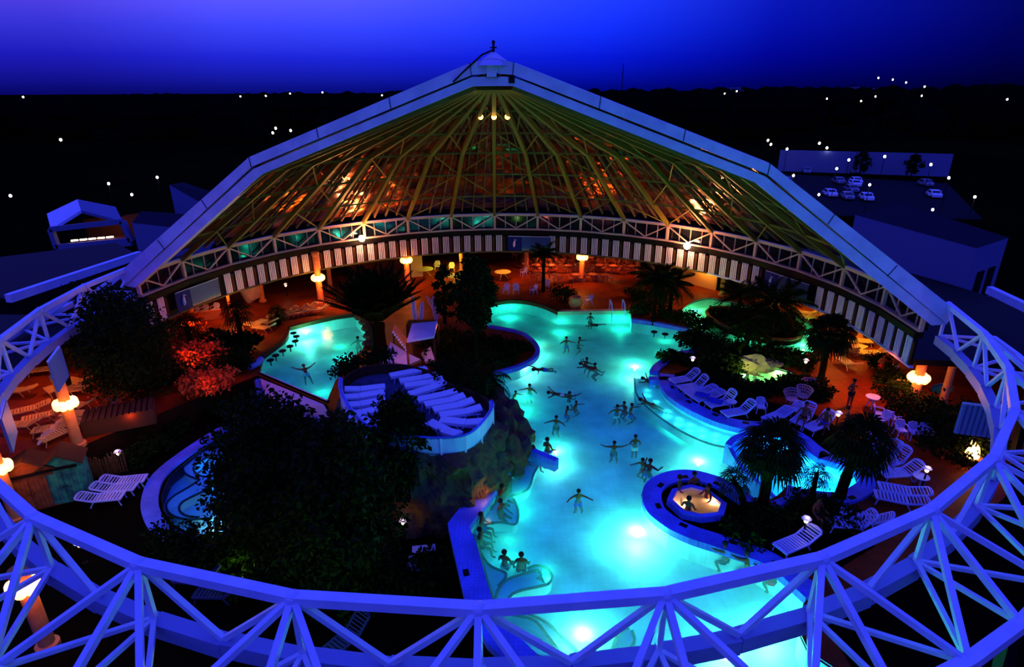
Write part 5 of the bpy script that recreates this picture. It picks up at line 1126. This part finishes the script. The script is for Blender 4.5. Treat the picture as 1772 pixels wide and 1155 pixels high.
for i, ((x, y), f) in enumerate([((1176,850), 1.2), ((1222,866), -1.2), ((1190,886), 2.6), ((1200,845), .2)]): person('sit', px(x, y, .1), f, ['bather at the left side of the whirlpool', 'bather beside the lamp in the whirlpool', 'dark bather at the front of the whirlpool', 'bather at the back of the whirlpool'][i], group='bathers in the whirlpool')
for i, ((x, y), f, lab) in enumerate([((530,648), .5, 'bather lying back in the left pool'), ((620,600), .5, 'dark head near the stones of the left pool')]): person('float' if i == 0 else 'wade', px(x, y, WZ-.1 if i == 0 else -.75), f, lab, R(-60) if i == 0 else 0, group='bathers in the left pool')
for i, ((x, y), f, lab) in enumerate([((1425,745), -.8, 'guest sitting left of the bright small lamp on the deck'), ((1462,742), .8, 'guest sitting right of the bright small lamp on the deck'), ((1545,655), .3, 'dim standing guest below the end of the right fascia'), ((1520,655), .3, 'dim guest standing by the amber-lit loungers'), ((1320,515), .2, 'guest in red beside the amber-lit loungers'), ((1410,905), .4, 'red-lit guest sitting behind the lone lounger above the truss')]):
    sit = 'sitting' in lab; person('sit' if sit else 'stand', px(x, y, 0)+V((0, 0, .5 if sit else .92)), f, lab, group='guests on the deck')
for i in range(16):
    x, y = 905+(i % 8)*24+random.uniform(-5, 5), 452+(i//8)*14+random.uniform(-2, 2)
    person('sit', px(x, y, 0)+V((0, 0, .52)), random.uniform(-3, 3), f'{ORD[i % 8]} seated guest from the left in the {["rear", "front"][i//8]} row of the bar', group='guests seated at the bar')
# towels / small things
for (x, y), rz, m_, lab, z_ in [((1238,694), -.6, M_BLUE, 'crumpled blue towel on the high-backed lounger', .42), ((1215,684), -.5, M_BLUE, 'blue towel spread over a low lounger in the poolside row', .50), ((1527,797), .9, mat('orange_towel', (.7, .35, .2), .9), 'small orange towel on a tall white lounger at the right', .44)]:
    mb = MB(); N = 9; vs = []; fs = []
    for i in range(N):
        for j in range(N): vs.append(((i-4)*.10+random.uniform(-.03, .03), (j-4)*.075+random.uniform(-.03, .03), .06*random.random()+.04*math.sin(i*1.3)*math.cos(j)))
    for i in range(N-1):
        for j in range(N-1): fs.append((i*N+j, i*N+N+j, i*N+N+j+1, i*N+j+1))
    o = mb.add(vs, fs).out('towel', m_, None, True); o.location = px(x, y, z_); o.rotation_euler = (0, 0, rz); tag(o, lab, 'towel')
    sd = o.modifiers.new('thick', 'SOLIDIFY'); sd.thickness = .02
# ================================================================== WORLD OUTSIDE
def block(name, q, z0, z1, m, label, cat='building'):
    return tag(MB().prism(q, z0, z1).out(name, m), label, cat)
M_WALLB = mat('pale_night_render', (.15, .16, .25), .8, spec=.05); M_FLAT = mat('dark_flat_roof', (.010, .010, .018), .9, spec=.03)
# left lantern roof
def bat(x, y, Y):
    d = ray(x, y); t = Y/d.y; return Vector((d.x*t, Y, CAMZ+d.z*t))
lt = empty('roof_lantern', (0, 0, 0), 0, 'blue gabled building with a warm lit slot, left of the dome', 'building')
Y0, Y1 = 62, 74
fl_, fr_, ap = bat(88, 397, Y0), bat(212, 383, Y0), bat(140, 364, Y0); bl, br, bp = bat(81, 370, Y1), bat(200, 358, Y1), bat(134, 345, Y1)
f0, f1 = bat(100, 430, Y0), bat(228, 418, Y0)
MB().add([fl_, ap, bp, bl]+[v-V((0, 0, .3)) for v in (fl_, ap, bp, bl)], [(0, 1, 2, 3), (7, 6, 5, 4), (0, 4, 5, 1), (1, 5, 6, 2), (2, 6, 7, 3), (3, 7, 4, 0)]).out('roof_side', M_STEEL, lt)
MB().add([ap, fr_, br, bp]+[v-V((0, 0, .3)) for v in (ap, fr_, br, bp)], [(0, 1, 2, 3), (7, 6, 5, 4), (0, 4, 5, 1), (1, 5, 6, 2), (2, 6, 7, 3), (3, 7, 4, 0)]).out('roof_side', M_WALLB, lt)
MB().bar(fl_, fr_, .5, .5).out('tie_beam', M_WALLB, lt)
MB().bar(fl_, f0, .5).bar(fr_, f1, .5).bar(f0, f1, .5, .8).out('frame', M_WALLB, lt)
bk = V((0, 5, 0)); MB().add([fl_+bk, fr_+bk, f1+bk, f0+bk], [(3, 2, 1, 0)]).out('rear_wall', M_BROWN, lt)
MB().add([f0+V((0, 0, .3)), f1+V((0, 0, .3)), f1+bk, f0+bk], [(0, 1, 2, 3)]).out('floor_slab', M_BROWN, lt)
for i in range(5):
    a, b = f0.lerp(f1, .15+.12*i), f0.lerp(f1, .24+.12*i); MB().bar(a+V((0, .6, .55)), b+V((0, .6, .55)), .14).out('strip_lamp', E_WARM, lt)
light('lantern_light', f0.lerp(f1, .5)+V((0, 2.5, 1.6)), (1, .3, .05), 60, .3, lt)
def slab(name, tp, h, m, mr, label):
    'tp: four roof corners'
    e = empty(name, (0, 0, 0), 0, label, 'building'); n = len(tp); lo_ = [v-V((0, 0, h)) for v in tp]
    MB().add(tp+lo_, [(i, i+n, (i+1) % n+n, (i+1) % n) for i in range(n)]).out('walls', m, e)
    MB().add([v+V((0, 0, .02)) for v in tp]+[v-V((0, 0, .15)) for v in tp], [tuple(range(n)), tuple(range(2*n-1, n-1, -1))]).out('flat_roof', mr, e); return e
zr_ = 6.0
slab('annex', [px(1480,372,zr_), px(1690,430,zr_), px(1745,412,zr_), px(1560,352,zr_)], 5.5, M_WALLB, M_FLAT, 'long flat-roofed building right of the dome with a blue-lit side')
mb = MB()
for t in (.25, .6): mb.bar(px(1690,430,zr_).lerp(px(1745,412,zr_), t)-V((-.06, .06, 3.4)), px(1690,430,zr_).lerp(px(1745,412,zr_), t+.18)-V((-.06, .06, 3.4)), .1, 2.6)
tag(mb.out('door_pair', M_DARK), 'two dark doorways in the end of the long flat-roofed building', 'doorway')
slab('annex', [px(228,386,5), px(318,396,5), px(340,372,5), px(245,366,5)], 6, M_WALLB, M_FLAT, 'blue-walled block between the gabled building and the dome')
slab('annex', [bat(293,320,80), bat(345,350,80), bat(372,335,92), bat(318,316,92)], 7, M_WALLB, M_FLAT, 'slant-roofed block rising behind the left side of the dome')
def beam(a, b, w, label): return tag(MB().bar(a, b, w, w*1.2).out('roof_edge', M_STEEL), label, 'roof edge')
beam(px(14,517,4.8), px(242,441,4.8), .45, 'long lavender roof edge running down to the left of the dome')
beam(px(1712,502,5), px(1800,544,5), .4, 'short blue roof edge at the right border of the photo')
struct('roof_left', MB().prism([px(14,519,4.6), px(242,443,4.6), px(200,420,4.6), px(-200,470,4.6)], 4.3, 4.6, bottom=True), M_DARK)
# parking
def bat_(x, y, Y): d = ray(x, y); t = Y/d.y; return Vector((d.x*t, Y, CAMZ+d.z*t))
lampm = MB().ball((0, 0, 0), 1, 6).mesh('lamp_head')
LEFT_D = [(93,170),(105,242),(428,206),(411,211),(435,215),(455,218),(477,222),(472,230),(503,226),(18,339),(188,318),(228,337),(272,307),(413,292)]
RIGHT_D = [(1329,243),(1334,250),(1362,258),(1418,248),(1431,256),(1469,277),(1448,292),(1531,271),(1611,285),(1642,308),(1687,341),(1614,363),(1505,320),(1417,337),(1373,304)]
FAR_D = [(1431,171),(1254,162),(1275,158),(1490,175),(1515,167),(1595,166),(1743,172),(416,167),(460,166),(502,162),(558,160),(661,165),(40,168),(1520,135),(1545,138),(1568,143),(1600,150)]
for i, (x, y) in enumerate(LEFT_D+RIGHT_D+FAR_D):
    far = i >= 29; zl = 5.0; d = ray(x, y)
    Pz = px(x, y, 3.4) if not far else bat_(x, y, 245)
    if not far and Pz.y > 900: Pz = bat(x, y, 620)
    dist = (Pz-Vector((0, 0, CAMZ))).length; rad = max(.12, dist/FPX*(1.7 if not far else 1.1))
    lab = (f'{ORD[i]} street lamp left of the dome, counting from the far left group' if i < 14 else f'{ORD[i-14]} street lamp of the car park at the right, from the back' if not far else f'{ORD[i-29]} tiny distant light on the horizon')
    e = empty('street_lamp', (Pz.x, Pz.y, -2.6), 0, lab, 'street lamp', 'street lamps left of the dome' if i < 14 else 'street lamps of the car park' if not far else 'lights on the horizon')
    MB().tube([(0, 0, 0), (0, 0, Pz.z+2.5)], max(.06, rad*.12), 5).out('post', M_DARK, e)
    o = link('lamp_head', lampm, E_WHITE if not far else None, e); o.location = (0, 0, Pz.z+2.6); o.scale = (rad, rad, rad*1.2)
    if i < 29 and i % 2 == 0: light('street_light', (0, -.6, Pz.z+2.2), (.5, .6, 1), 45, .3, e)
def car(p, rz, m, label):
    e = empty('parked_car', px(*p, -2.6), rz, label, 'car', 'cars in the car park'); s = 1.0
    prof = [(-2.1, .35), (-2.1, .8), (-1.95, .95), (-1.2, 1.0), (-.75, 1.42), (.75, 1.45), (1.45, .98), (2.0, .85), (2.1, .6), (2.1, .35)]
    n = len(prof); vs = [(x, -.82, z) for x, z in prof]+[(x, .82, z) for x, z in prof]
    MB().add(vs, [tuple(range(n)), tuple(range(2*n-1, n-1, -1))]+[(i, i+n, (i+1) % n+n, (i+1) % n) for i in range(n)]).out('body', m, e)
    wn = MB()
    for sy in (-.83, .83): wn.add([(-1.1, sy, 1.0), (1.2, sy, 1.0), (.7, sy, 1.38), (-.7, sy, 1.36)], [(0, 1, 2, 3)])
    wn.add([(-1.2, -.7, 1.03), (-1.2, .7, 1.03), (-.8, .65, 1.41), (-.8, -.65, 1.41)], [(0, 1, 2, 3)]); wn.add([(1.42, -.7, 1.02), (1.42, .7, 1.02), (.8, .65, 1.44), (.8, -.65, 1.44)], [(0, 1, 2, 3)]); wn.out('windows', M_GLASS, e)
    for sx_ in (-1.3, 1.35):
        for sy in (-.78, .78): MB().tube([(sx_, sy-.1, .33), (sx_, sy+.1, .33)], .33, 12).out('wheel', M_DARK, e)
    for sy in (-.6, .6): MB().box((-2.1, sy, .72), (.06, .3, .14)).out('tail_light', M_CORR, e)
for i, (x, y) in enumerate([(1435,340),(1465,345),(1498,347),(1472,332),(1478,323),(1480,318),(1362,295),(1395,300),(1390,283),(1615,342),(1600,322),(1360,318),(1450,318),(1475,300)]):
    car((x, y), 1.35+random.uniform(-.1, .1), mat('white_car_paint', (.62, .64, .72), .3, spec=.5) if i in (2, 4, 5, 9, 0) else mat('grey_car_paint', (.16, .17, .22), .3, spec=.5), f'{ORD[i]} parked car in the car park, counting from the nearest row')
tag(MB().bar(px(1345,296,-2.6)+V((0,0,2.6)), px(1640,306,-2.6)+V((0,0,2.6)), .5, 5.2).out('retaining_wall', M_WALLB), 'blue-grey wall across the back of the car park', 'wall')
struct('car_park', MB().prism(pts([(1340,300),(1640,318),(1700,380),(1400,372)], -2.6), -2.62, -2.58), mat('asphalt', (.010, .010, .014), .9, spec=.02))
light('car_park_light', px(1490, 325, 6), (.35, .45, 1), 350, .5)
for x, y, lab in ((1434,253,'first'), (1487,262,'second'), (1575,268,'third')):
    P = px(x, y+42, -2.6); tree('roadside_tree', P, 6, 2.0, f'{lab} small dark tree in front of the car park wall', n=700, size=.6, ncl=14, group='trees by the car park wall')
ms = empty('radio_mast', bat(1076, 158, 420), 0, 'thin radio mast on the horizon right of the dome', 'mast'); hz_ = bat(1076, 110, 420).z-ms.location.z
mb = MB()
for a in (0, 2.1, 4.2): mb.bar((.5*math.cos(a), .5*math.sin(a), -14), (.1*math.cos(a), .1*math.sin(a), hz_), .18)
for i in range(9): z_ = hz_*i/9; mb.box((0, 0, z_), (.8, .8, .12))
mb.out('lattice', M_DARK, ms)
# treeline on the horizon: uncountable dark crowns
mb = MB()
for i in range(520):
    Y = random.uniform(260, 900); X = random.uniform(-.95, .95)*Y*1.0; d_ = math.hypot(X, Y)
    u_ = X/Y; zt = ztop(V((X, Y, 0)), 163-15*(u_+.9)/1.8+random.uniform(-2.0, 5)) if i % 3 else random.uniform(6, 13)
    if 1.0 < zt < 40:
        r_ = random.uniform(.35, .6)*zt+3; mb.ball((X, Y, max(zt-r_, -1)), r_, 5)
tag(mb.out('treeline', mat('night_trees', (.003, .004, .002), 1., spec=0.)), 'dark continuous treeline along the horizon', 'trees', kind='stuff')
# lit roofs of a far town on the right
for i, (x, y) in enumerate([(1250,158), (1262,160), (1272,157), (1280,162), (1476,156), (1520,158)]):
    P = bat(x, y, 520); o = MB().box((0, 0, 0), (7, 6, 5)).out('far_house', mat('far_house_render', (.10, .11, .2), .8, spec=.05)); o.location = P; tag(o, f'{ORD[i]} faint far house on the right horizon, from the left', 'house', 'far houses on the horizon')
